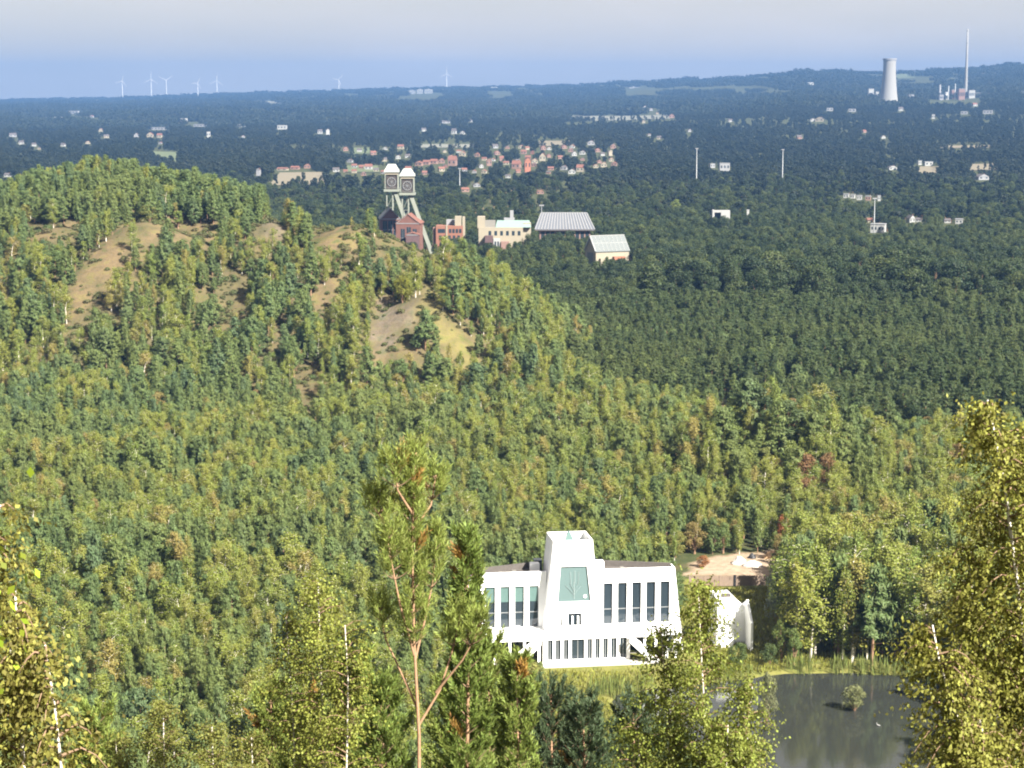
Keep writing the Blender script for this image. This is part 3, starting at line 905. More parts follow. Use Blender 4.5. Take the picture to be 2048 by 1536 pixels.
def instancer(name, pts, rot, scl, vid, protos, label, cat):
    """one wood: many trees of a few shapes set on points"""
    me = bpy.data.meshes.new(name)
    me.vertices.add(len(pts)); me.vertices.foreach_set('co', np.asarray(pts, np.float32).ravel())
    a = me.attributes.new('tree_scale', 'FLOAT_VECTOR', 'POINT'); a.data.foreach_set('vector', np.asarray(scl, np.float32).ravel())
    a = me.attributes.new('tree_turn', 'FLOAT_VECTOR', 'POINT')
    rv = np.zeros((len(pts), 3), np.float32); rv[:, 2] = rot; a.data.foreach_set('vector', rv.ravel())
    a = me.attributes.new('tree_shape', 'INT', 'POINT'); a.data.foreach_set('value', np.asarray(vid, np.int32))
    o = link(name, me)
    tag(o, label, cat, kind='stuff')
    ng = bpy.data.node_groups.new(name, 'GeometryNodeTree')
    ng.interface.new_socket('Geometry', in_out='INPUT', socket_type='NodeSocketGeometry')
    ng.interface.new_socket('Geometry', in_out='OUTPUT', socket_type='NodeSocketGeometry')
    N, L = ng.nodes, ng.links
    gi = N.new('NodeGroupInput'); go = N.new('NodeGroupOutput')
    jout = N.new('GeometryNodeJoinGeometry')
    def attr(nm, ty):
        n = N.new('GeometryNodeInputNamedAttribute'); n.data_type = ty; n.inputs['Name'].default_value = nm
        return n.outputs['Attribute']
    for objs in protos:
        j = N.new('GeometryNodeJoinGeometry')
        for ob in objs:
            oi = N.new('GeometryNodeObjectInfo'); oi.transform_space = 'ORIGINAL'
            oi.inputs['Object'].default_value = ob; oi.inputs['As Instance'].default_value = True
            L.new(oi.outputs['Geometry'], j.inputs['Geometry'])
        ip = N.new('GeometryNodeInstanceOnPoints')
        ip.inputs['Pick Instance'].default_value = True
        L.new(gi.outputs[0], ip.inputs['Points']); L.new(j.outputs['Geometry'], ip.inputs['Instance'])
        L.new(attr('tree_shape', 'INT'), ip.inputs['Instance Index'])
        er = N.new('FunctionNodeEulerToRotation'); L.new(attr('tree_turn', 'FLOAT_VECTOR'), er.inputs[0])
        L.new(er.outputs[0], ip.inputs['Rotation']); L.new(attr('tree_scale', 'FLOAT_VECTOR'), ip.inputs['Scale'])
        L.new(ip.outputs['Instances'], jout.inputs['Geometry'])
    L.new(jout.outputs['Geometry'], go.inputs[0])
    md = o.modifiers.new('trees', 'NODES'); md.node_group = ng
    return o

STUFF = {'pine': ('pine_wood', 'light green pine wood climbing from the white building up the hill'),
         'birch': ('birch_wood', 'yellow-green birches scattered through the pine wood and over the hill'),
         'broad': ('broadleaf_wood', 'green broadleaf wood toned for cloud shade on the plain around the mine'),
         'shadepine': ('dark_pine_wood', 'pine plantation toned for cloud shade, covering the plain right of the hill'),
         'light': ('round_trees', 'light green round trees scattered among pines and birches'),
         'far': ('distant_trees', 'bluish trees spread over the plain beyond the mine')}
for ki, kind in enumerate(KIND):
    m = (TK == ki) & ~single
    if not m.any(): continue
    s = TH[m] / PROTO_H[kind]
    pts = np.column_stack([TP[m], TZ[m] - 0.05])
    nv = len(PROTO[kind])
    protos = [[FIRST[(kind, v)][0] for v in range(nv)]]
    if kind != 'far': protos.append([FIRST[(kind, v)][1] for v in range(nv)])
    instancer(STUFF[kind][0], pts, TR[m], np.column_stack([s * TW[m], s * TW[m], s]), TV[m], protos, STUFF[kind][1], 'wood')

wp = []
for i in range(3):
    p = ground(1180 + 90 * i, 214, 3000)
    o = link('distant_wood', wood_patch(600 + i), None, (p[0], p[1], p[2] - 0.5))
    tag(o, 'bluish stand of trees on the far plain below the hills', 'wood', 'stands of trees on the far plain', 'stuff'); wp.append(o)
sw = rng.uniform(0.8, 1.3, len(Pw))
instancer('far_woods', np.column_stack([Pw, zw - 0.5]), rng.uniform(0, 6.28, len(Pw)), np.column_stack([sw, sw, sw * rng.uniform(0.7, 1.25, len(Pw))]),
          np.arange(len(Pw)) % 3, [wp], 'hazy blue woods covering the far plain up to the horizon', 'wood')
# low heath shrubs over the open parts of the hill
def shrub_mesh(seed):
    r = np.random.default_rng(seed); m = 150
    d = unit(r.normal(size=(m, 3)) + np.array([0, 0, .5])); P = d * np.array([1.1, 1.1, .8]) * r.uniform(.6, 1, (m, 1)) + np.array([0, 0, .35])
    V, F = leaves(P, np.cross(d, r.normal(size=(m, 3))), r.uniform(.3, .55, m), r.uniform(.2, .35, m), r, d + r.normal(size=(m, 3)) * .4)
    return mesh_np('heath_shrub', V, F, M['heath'])
M['heath'] = leafmat('heath_leaves', [(0.085, 0.09, 0.035), (0.105, 0.125, 0.04), (0.115, 0.10, 0.045), (0.08, 0.11, 0.035)], None)
sh = []
for i, (px, py) in enumerate([(215, 540), (655, 590), (690, 480)]):
    p = ground(px, py, 430)
    o = link('heath_shrub', shrub_mesh(700 + i), None, (p[0], p[1], p[2] - .1)); sh.append(o)
    tag(o, ['low olive shrub on the bare brown slope at the left of the hill', 'low olive shrub on the small bare shelf in the middle of the hill', 'low olive shrub on the bare top below the left winding tower'][i], 'shrub')
Ps = jitter(560, 830, 2.1, 0.27); hs_ = hill_z(Ps[:, 0], Ps[:, 1]); ns = fbm(Ps[:, 0] / 9, Ps[:, 1] / 9, 91, 3)
ok = (hs_ > 5) & (rng.random(len(Ps)) < np.clip((ns - 0.36) * 2.6, 0.06, 0.9)); Ps = Ps[ok]
ss = rng.uniform(.3, 1.5, len(Ps)) ** 1.5
instancer('heath', np.column_stack([Ps, terrain(Ps[:, 0], Ps[:, 1]) - .1]), rng.uniform(0, 6.28, len(Ps)), np.column_stack([ss, ss, ss * rng.uniform(.6, 1.1, len(Ps))]),
          np.arange(len(Ps)) % 3, [sh], 'patchy olive and brown heath shrubs between the trees of the hill', 'heath')
print('TREES', len(TP), 'singles', single.sum(), 'stands', len(Pw))

# ------------------------------------------------------------------ building materials
def glassmat(name, c, rough=0.08, coat=0.5):
    m, N, L = newmat(name)
    o = N.new('ShaderNodeOutputMaterial'); b = N.new('ShaderNodeBsdfPrincipled')
    b.inputs['Base Color'].default_value = tuple(c) + (1,); b.inputs['Roughness'].default_value = rough
    b.inputs['Specular IOR Level'].default_value = coat
    g = N.new('ShaderNodeNewGeometry'); n = N.new('ShaderNodeTexNoise'); n.inputs['Scale'].default_value = 0.5
    bp = N.new('ShaderNodeBump'); bp.inputs['Strength'].default_value = 0.06; bp.inputs['Distance'].default_value = 0.1
    L.new(g.outputs['Position'], n.inputs['Vector']); L.new(n.outputs['Fac'], bp.inputs['Height']); L.new(bp.outputs['Normal'], b.inputs['Normal'])
    L.new(b.outputs['BSDF'], o.inputs['Surface'])
    return m
M['render'] = plain('white_render', (0.80, 0.80, 0.80), 0.7, 0.04, 0.3)
M['gravel'] = plain('roof_gravel', (0.075, 0.066, 0.06), 0.95, 0.3, 2.0)
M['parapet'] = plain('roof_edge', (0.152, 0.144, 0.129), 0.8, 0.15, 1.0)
M['teal'] = glassmat('teal_glass', (0.076, 0.125, 0.118), 0.15)
M['bigglass'] = glassmat('tower_glass', (0.091, 0.133, 0.133), 0.12)
M['darkglass'] = glassmat('dark_glass', (0.019, 0.027, 0.034), 0.05)
M['etch'] = plain('etched_line', (0.198, 0.243, 0.243), 0.5, 0.05)
M['steel'] = plain('grey_steel', (0.228, 0.236, 0.243), 0.5, 0.1, 1.0, 0.3)
M['fence'] = plain('brown_boards', (0.17, 0.125, 0.095), 0.9, 0.3, 2.5)
M['black'] = plain('black_plastic', (0.015, 0.015, 0.017), 0.5, 0.2)
M['heap'] = plain('pale_rubble', (0.380, 0.357, 0.327), 0.95, 0.3, 1.2)
M['hfpaint'] = plain('pale_green_steel_paint', (0.160, 0.171, 0.144), 0.7, 0.15, 0.3)
M['hfroof'] = plain('pale_cabin_roof', (0.25, 0.26, 0.24), 0.7, 0.08, 0.3)
M['hfdark'] = plain('dark_cabin_interior', (0.046, 0.036, 0.032), 0.8, 0.3, 0.4)  # dark solid box filling the cabin behind its pale frame
M['brick'] = plain('red_brick', (0.11, 0.052, 0.04), 0.9, 0.2, 0.6)
M['orangebrick'] = plain('orange_brick', (0.165, 0.075, 0.05), 0.9, 0.15, 0.6)
M['cream'] = plain('cream_plaster', (0.21, 0.185, 0.14), 0.85, 0.1, 0.3)
M['white'] = plain('white_wall', (0.24, 0.24, 0.235), 0.8, 0.06, 0.3)
M['pink'] = plain('pinkish_brick', (0.167, 0.103, 0.084), 0.85, 0.12, 0.3)
M['orange'] = plain('orange_wall', (0.22, 0.09, 0.055), 0.85, 0.12, 0.3)
M['grey'] = plain('grey_wall', (0.182, 0.182, 0.190), 0.85, 0.1, 0.3)
M['redroof'] = plain('red_tiles', (0.129, 0.057, 0.042), 0.85, 0.2, 0.5)
M['darkroof'] = plain('dark_tiles', (0.065, 0.057, 0.057), 0.85, 0.2, 0.5)
M['greyroof'] = plain('grey_sheet_roof', (0.085, 0.09, 0.105), 0.6, 0.12, 0.3)
M['paleroof'] = plain('pale_flat_roof', (0.17, 0.172, 0.178), 0.7, 0.08, 0.3)
M['copper'] = plain('green_copper_roof', (0.14, 0.20, 0.18), 0.6, 0.1, 0.3)
M['purple'] = plain('purple_brown_brick', (0.076, 0.046, 0.046), 0.9, 0.2, 0.5)
M['glassroof'] = glassmat('grey_glass_roof', (0.105, 0.115, 0.115), 0.6, 0.15)
M['concrete'] = plain('cooling_tower_concrete', (0.190, 0.186, 0.179), 0.9, 0.08, 0.02)
M['turbine'] = plain('turbine_white', (0.36, 0.36, 0.36), 0.5, 0.02, 0.02)

# ------------------------------------------------------------------ the white building
def white_building():
    p = flat_ground(1147, 1319, 0.35)
    R = empty('white_building', tuple(p), math.radians(8))
    tag(R, 'white modern building with a tapering central tower and tall window slits beside the pond', 'building')
    WM = M['render']
    H = 21.0
    def fr(u, z):                      # point on the sloping tower front
        return (u, 1.5 * z / H, z)
    bl, br, tl, tr = -5.6, 5.3, -3.45, 3.65
    def edge(z, l=True): return (bl + (tl - bl) * z / H) if l else (br + (tr - br) * z / H)
    g = [(-2.75, 10.3), (3.2, 10.4), (2.55, 16.7), (-2.2, 16.6)]
    d = [(-0.9, 6.05), (1.5, 6.05), (1.5, 8.25), (-0.9, 8.25)]
    t = MB()
    # front with two openings: bands between levels, reveals set back
    def band(z0, z1, ul0, ul1, ur0, ur1):
        t.add([fr(ul0, z0), fr(ur0, z0), fr(ur1, z1), fr(ul1, z1)], [(0, 1, 2, 3)])
    e = edge
    band(0, 6.05, e(0), e(6.05), e(0, 0), e(6.05, 0))
    band(6.05, 8.25, e(6.05), e(8.25), -0.9, -0.9); band(6.05, 8.25, 1.5, 1.5, e(6.05, 0), e(8.25, 0))
    band(8.25, 10.35, e(8.25), e(10.35), e(8.25, 0), e(10.35, 0))
    band(10.35, 16.65, e(10.35), e(16.65), -2.75, -2.2); band(10.35, 16.65, 3.2, 2.55, e(10.35, 0), e(16.65, 0))
    band(16.65, H, e(16.65), e(H), e(16.65, 0), e(H, 0))
    for q, dv in (([(-2.75, 10.35), (3.2, 10.35), (2.55, 16.65), (-2.2, 16.65)], 0.35), (d, 0.5)):
        for i in range(4):
            a, b = fr(*q[i]), fr(*q[(i + 1) % 4])
            t.add([a, b, (b[0], b[1] + dv, b[2]), (a[0], a[1] + dv, a[2])], [(0, 1, 2, 3)])
    bk = 10.5; tb_ = 9.0
    t.add([(bl, 0, 0), (bl, bk, 0), (tl, tb_, H), (tl, 1.5, H)], [(0, 1, 2, 3)])
    t.add([(br, 0, 0), (br, bk, 0), (tr, tb_, H), (tr, 1.5, H)], [(0, 3, 2, 1)])
    t.add([(bl, bk, 0), (br, bk, 0), (tr, tb_, H), (tl, tb_, H)], [(0, 1, 2, 3)])
    t.build('tower_wall', WM, R)
    # open top: low roof between parapets
    boxpart('tower_roof', M['parapet'], R, tl + 0.3, tr - 0.3, 1.8, tb_ - 0.3, H - 1.6, H - 1.3)
    for nm, b in (('parapet', (tl, tr, 1.5, 1.85, H - 1.4, H + 0.25)), ('parapet', (tl, tr, tb_ - .35, tb_, H - 1.4, H + 0.25)),
                  ('parapet', (tl, tl + .35, 1.85, tb_ - .35, H - 1.4, H + 0.25)), ('parapet', (tr - .35, tr, 1.85, tb_ - .35, H - 1.4, H + 0.25))):
        boxpart(nm, WM, R, *[q for q in b])
    s = MB(); s.loft([(-0.9, 5.6, H - 1.3), (1.3, 5.6, H - 1.3), (1.3, 7.8, H - 1.3), (-0.9, 7.8, H - 1.3)],
                     [(0.1, 6.6, H + 0.9), (0.3, 6.6, H + 0.9), (0.3, 6.8, H + 0.9), (0.1, 6.8, H + 0.9)])
    s.build('skylight', M['teal'], R)
    # big tapering window with its etched tree figure
    gm = MB(); dv = 0.30
    gq = [(-2.75, 10.35), (3.2, 10.35), (2.55, 16.65), (-2.2, 16.65)]
    gm.add([(fr(*q)[0], fr(*q)[1] + dv, q[1]) for q in gq], [(0, 1, 2, 3)])
    gl = gm.build('tower_window', M['bigglass'], R)
    em = MB()
    def L2(a, b, w):
        A, B = fr(*a), fr(*b); em.bar((A[0], A[1] + 0.24, A[2]), (B[0], B[1] + 0.24, B[2]), w, 0.04)
    for a, b in [((.25, 10.7), (.25, 12.2)), ((.25, 11.5), (-1.3, 13.3)), ((.25, 11.6), (1.5, 13.1)), ((.25, 12.0), (-.5, 13.6)), ((.25, 12.0), (.9, 13.5)), ((.25, 12.0), (.2, 13.8)),
                 ((-.3, 13.4), (-.4, 15.6)), ((.4, 13.6), (.4, 15.8)), ((1.0, 13.4), (1.1, 15.6))]:
        L2(a, b, 0.09)
    A = fr(2.2, 11.2); em.lathe([(0.0, 0), (0.01, 0)], 3, False)
    em.build('etched_tree_figure', M['etch'], gl)
    fm = MB()
    for i in range(4):
        a, b = fr(*gq[i]), fr(*gq[(i + 1) % 4]); fm.bar((a[0], a[1] + 0.22, a[2]), (b[0], b[1] + 0.22, b[2]), 0.16, 0.12)
    fm.build('window_frame', M['steel'], gl)
    sp = MB(); sp.tube([(A[0], A[1] + 0.26, A[2]), (A[0], A[1] + 0.16, A[2])], [0.3, 0.3], 12); sp.build('white_disc', M['render'], gl)
    # terrace door
    dm = MB(); dm.add([(fr(*q)[0], fr(*q)[1] + 0.45, q[1]) for q in d], [(0, 1, 2, 3)]); do = dm.build('door', M['darkglass'], R)
    for u in (-0.25, 0.75):
        boxpart('door_post', WM, do, u, u + 0.28, 0.5, 0.85, 6.05, 7.75)
    # wings
    def wing(sgn, u0, u1, cents, half, upper):
        f, zt, z0, z1 = 3.5, 15.0, 5.25, 12.8
        edges = [u0] + [q for c in cents for q in (c - half, c + half)] + [u1]
        boxpart('wing_wall', WM, R, u0, u1, f, f + 0.6, z1, zt + 0.3)
        boxpart('wing_wall', WM, R, u0, u1, f, f + 0.6, 0, z0)
        for i in range(0, len(edges), 2):
            if edges[i + 1] - edges[i] > 0.02:
                boxpart('pier', WM, R, edges[i], edges[i + 1], f + 0.003, f + 0.6, z0, z1)
        for c in cents:
            w = MB(); w.box(c - half, c + half, f + 0.42, f + 0.5, z0, z1); wo = w.build('window', M['darkglass'], R)
            if upper:
                boxpart('upper_pane', M['teal'], wo, c - half + .06, c + half - .06, f + 0.36, f + 0.415, 9.9, z1 - 0.06)
            for uu in (c - half, c + half - 0.1):
                boxpart('window_frame', M['steel'], wo, uu, uu + 0.1, f + 0.30, f + 0.415, z0, z1)
            boxpart('transom', M['steel'], wo, c - half + .1, c + half - .1, f + 0.32, f + 0.41, 7.9, 8.02)
        # back of the wing and its roof
        zr = zt - 0.5
        inner, outer = (u1, u0) if sgn < 0 else (u0, u1)
        rb = MB()
        rb.loft([(inner, f + .6, zr - .4), (outer, f + .6, zr - .4), (outer, f + 2.6, zr - .4), (inner, f + 7.2, zr - .4)][::(1 if sgn > 0 else -1)],
                [(inner, f + .6, zr), (outer, f + .6, zr), (outer, f + 2.6, zr), (inner, f + 7.2, zr)][::(1 if sgn > 0 else -1)])
        rb.build('roof', M['gravel'], R)
        bw = MB(); bw.bar((inner, f + 7.2, zr / 2 + .5), (outer, f + 2.6, zr / 2 + .5), 0.4, zr + 1.0); bw.build('rear_wall', M['gravel'], R)
        ow = MB()
        fl = 1.7 * sgn
        q = [(outer, f + 0.002), (outer, f + 2.8)]
        ow.loft([(outer, f, 0), (outer + fl * 1.1, f, 0), (outer + fl * 1.1, f + 2.8, 0), (outer, f + 2.8, 0)][::(1 if sgn > 0 else -1)],
                [(outer, f, zt + .28), (outer + fl * 0.12, f, zt + .28), (outer + fl * 0.12, f + 2.8, zt + .28), (outer, f + 2.8, zt + .28)][::(1 if sgn > 0 else -1)])
        ow.build('end_buttress', WM, R)
        # roof vents
        for uu, vv, s_ in ((inner + sgn * 1.6, f + 3.6, 0.8), (inner + sgn * 5.5, f + 2.2, 0.35), (inner + sgn * 8.0, f + 1.8, 0.3)):
            boxpart('roof_vent', M['parapet'] if s_ < .5 else WM, R, uu - s_, uu + s_, vv - s_, vv + s_, zr, zr + s_ * 2.0)
        boxpart('plant_room', M['darkglass'], R, min(inner, inner + sgn * 1.4), max(inner, inner + sgn * 1.4), f + 5.0, f + 6.8, zr, zr + 1.7)
    wing(-1, -18.3, -4.35, [-17.0, -14.4, -11.8, -9.2, -6.6], 0.85, True)
    wing(1, 4.2, 18.8, [6.85, 9.45, 12.05, 14.65, 17.25], 0.85, False)
    # lower storey under the terrace
    f = -1.5
    wins = [(-4.85, -3.95), (-3.45, -2.55), (-2.0, -1.1), (-0.6, 1.7), (2.25, 3.1), (3.65, 4.5), (5.05, 5.95), (6.5, 7.5), (8.1, 9.3)]
    edges = [-5.7] + [q for w in wins for q in w] + [9.9]
    boxpart('terrace_slab', WM, R, -18.2, 18.7, f, 3.45, 4.1, 5.2)
    for i in range(0, len(edges), 2):
        boxpart('pier', WM, R, edges[i], edges[i + 1], f + 0.05, f + 0.5, 0, 4.1)
    for a, b in wins:
        w = MB(); w.box(a, b, f + 0.38, f + 0.46, 0.35, 4.1); wo = w.build('window', M['darkglass'], R)
        boxpart('sill', WM, wo, a, b, f + 0.06, f + 0.6, 0, 0.4)
        boxpart('mullion', M['steel'], wo, (a + b) / 2 - .05, (a + b) / 2 + .05, f + 0.3, f + 0.375, 0.4, 4.1)
    # recessed ground floor left and right
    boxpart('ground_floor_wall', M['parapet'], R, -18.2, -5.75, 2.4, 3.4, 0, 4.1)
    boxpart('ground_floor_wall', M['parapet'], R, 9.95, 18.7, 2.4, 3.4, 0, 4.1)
    for u in (-15.5, -12.9, -10.3, -7.7, 11.6, 13.6, 15.6, 17.6):
        w = MB(); w.box(u - .8, u + .8, 2.3, 2.39, 0.4, 3.8); w.build('window', M['darkglass'], R)
    for u in (-17.6, -14.2, -11.6, -9.0, -6.4, 12.6, 14.6, 16.6, 18.3):
        boxpart('column', WM, R, u - .22, u + .22, f + 0.1, f + 0.5, 0, 4.1)
    # outer stairs with solid sloping sides
    for sg, u0 in ((1, 9.3), (-1, -6.4)):
        for vv in (f - 2.3, f - 0.25):
            s = MB(); a, b = u0, u0 + sg * 5.4
            q = [(a, 5.15), (b, 0.9), (b, 0.0), (b - sg * 1.4, 0.0), (a, 3.9)]
            q = q if sg < 0 else q[::-1]
            s.loft([(u, vv, z) for u, z in q], [(u, vv + 0.22, z) for u, z in q]); s.build('stair_side', WM, R)
        for k in range(12):
            zz = 4.1 - k * 0.34; uu = u0 + sg * (0.2 + k * 0.43)
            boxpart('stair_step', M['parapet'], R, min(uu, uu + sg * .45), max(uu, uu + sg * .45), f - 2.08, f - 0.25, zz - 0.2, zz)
    # terrace balustrades
    for a, b in ((-18.0, -13.0), (-12.3, -9.4), (-8.6, -6.0), (6.6, 10.5), (12.2, 17.8)):
        m = MB()
        m.bar((a, f + 0.15, 6.25), (b, f + 0.15, 6.25), 0.06)
        n = int((b - a) / 0.9)
        for k in range(n + 1):
            u = a + (b - a) * k / n; m.bar((u, f + 0.15, 5.2), (u, f + 0.15, 6.25), 0.05)
        m.build('railing', M['steel'], R)
    boxpart('plinth', M['heap'], R, -6.2, 14.5, f - 3.2, f + 0.04, -0.4, 0.06)
    # things standing on the terrace
    Mw = Matrix.Translation(Vector(p)) @ Matrix.Rotation(math.radians(8), 4, 'Z')
    for k, (u, v) in enumerate([(-9.8, 0.4), (-14.6, 0.5), (10.4, 0.3), (13.2, 0.6), (15.2, 0.2)]):
        q = Mw @ Vector((u, v, 5.2))
        L0 = empty('sun_lounger', q, math.radians(8 + 15 * (k % 3)))
        tag(L0, ['white lounger behind the railing left of the tower', 'white lounger near the left end of the terrace', 'white lounger beside the first window slit right of the tower',
                 'white lounger below the middle of the right wing', 'white lounger near the right end of the terrace'][k], 'lounger', 'loungers on the terrace')
        boxpart('seat', WM, L0, -0.35, 0.35, -0.9, 0.4, 0.3, 0.42)
        b = MB(); b.loft([(-.35, .4, .3), (.35, .4, .3), (.35, .52, .3), (-.35, .52, .3)], [(-.35, .85, 1.0), (.35, .85, 1.0), (.35, .97, 1.0), (-.35, .97, 1.0)]); b.build('backrest', WM, L0)
        for x in (-.3, .3):
            for y in (-.8, .3): boxpart('leg', WM, L0, x - .03, x + .03, y - .03, y + .03, 0, 0.3)
    q = Mw @ Vector((-2.3, -0.6, 5.2))
    U = empty('parasol', q); tag(U, 'closed dark parasol standing left of the terrace door', 'parasol')
    m = MB(); m.tube([(0, 0, 0), (0, 0, 3.4)], [0.04, 0.04], 6); m.build('pole', M['steel'], U)
    m = MB(); m.lathe([(0.05, 1.2), (0.17, 1.3), (0.12, 2.6), (0.03, 3.3)], 8); m.build('canopy', M['black'], U)
    boxpart('foot', M['steel'], U, -.3, .3, -.3, .3, 0, 0.08)

white_building()

def annex():
    p = flat_ground(1432, 1296, 0.35)
    R = empty('white_annex', tuple(p), math.radians(8)); WM = M['render']
    tag(R, 'small white angular annex right of the main white building, below the brown fence', 'building')
    m = MB(); m.loft([(0, 0, 0), (3.2, 0, 0), (3.2, 7, 0), (0, 7, 0)], [(0.3, .3, 9.0), (3.6, .3, 9.0), (3.6, 6.6, 9.0), (0.3, 6.6, 9.0)]); m.build('wall', WM, R)
    boxpart('roof_hatch', M['gravel'], R, 1.4, 3.0, 1.4, 2.6, 9.0, 9.5)
    f = MB(); q = [(-3.2, 0), (4.5, 0), (4.5, 6.6), (0.3, 8.7), (-3.2, 5.2)]
    f.loft([(5.6, y, z) for y, z in q], [(6.0, y, z) for y, z in q]); f.build('side_wall', WM, R)
    r = MB(); r.loft([(3.3, 1.6, 0), (5.58, 1.6, 0), (5.58, 6.5, 0), (3.3, 6.5, 0)], [(3.62, 1.6, 8.9), (5.58, 1.6, 7.2), (5.58, 6.5, 5.2), (3.62, 6.5, 8.9)]); r.build('lean_to', WM, R)
annex()

def fence():
    a = flat_ground(1378, 1174, 0.4); b = flat_ground(1530, 1171, 0.4)
    R = empty('brown_fence', tuple(a), math.atan2(b[1] - a[1], b[0] - a[0]))
    tag(R, 'long brown board fence behind the white building, below the sandy yard', 'fence')
    L = float(np.hypot(*(b - a)[:2])); n = 5; gap = 3
    for k in range(n):
        x0, x1 = L * k / n + 0.08, L * (k + 1) / n - 0.08
        pm_ = MB(); nb = 12
        for j in range(nb):
            u0 = x0 + (x1 - x0) * j / nb
            pm_.box(u0, u0 + (x1 - x0) / nb - 0.015, (j % 2) * 0.03, 0.06 + (j % 2) * 0.03, 0.05, 2.15 + 0.03 * math.sin(j * 3.1 + k))
        pm_.build('panel', M['fence'], R)
    for k in range(n + 1):
        x = L * k / n
        boxpart('post', M['black'] if k == gap else M['fence'], R, x - (0.25 if k == gap else .07), x + (0.25 if k == gap else .07), -0.06, 0.14, 0, 2.3)
fence()

def lump(name, px, py, w, h, d, mat, label, cat, seed, Y=None):
    p = ground(px, py, 380) if Y is None else atY(px, py, Y)
    r = np.random.default_rng(seed); m = MB(); n = 18
    prof = [(1.0, -0.3), (0.93, 0.12), (0.75, 0.45), (0.5, 0.75), (0.22, 0.95), (0.02, 1.0)]
    for q, zz in prof:
        for k in range(n):
            a = 6.283 * k / n; j = r.uniform(0.82, 1.15)
            m.v.append((w / 2 * q * j * math.cos(a), d / 2 * q * j * math.sin(a), h * zz * r.uniform(0.85, 1.1)))
    for i in range(len(prof) - 1):
        for k in range(n):
            a = i * n + k; b = i * n + (k + 1) % n; m.f.append((a, b, b + n, a + n))
    o = m.build(name, mat, None, False, tuple(p)); tag(o, label, cat); return o
lump('rubble_heap', 1478, 1128, 3.6, 1.6, 3, M['heap'], 'taller white rubble heap at the left of the sandy yard', 'heap', 1)
lump('rubble_heap', 1505, 1133, 4.6, 1.2, 3, M['heap'], 'low wide white rubble heap in the sandy yard behind the fence', 'heap', 2)
lump('tarpaulin', 1504, 1117, 1.9, 1.1, 1.5, M['black'], 'small black covered pile behind the white rubble heaps', 'tarpaulin', 3)
lump('sand_heap', 1545, 1116, 4.5, 1.5, 3, plain('brown_sand', (0.36, 0.23, 0.13), 0.95, 0.2, 1), 'brown sand heap at the right end of the yard', 'heap', 4)

# ------------------------------------------------------------------ the mine
def at(px, py, Y):
    return atY(px, py, Y)
def PX(px, Y): return float(at(px, 500, Y)[0])
def PZ(py, Y): return float(at(1024, py, Y)[2])

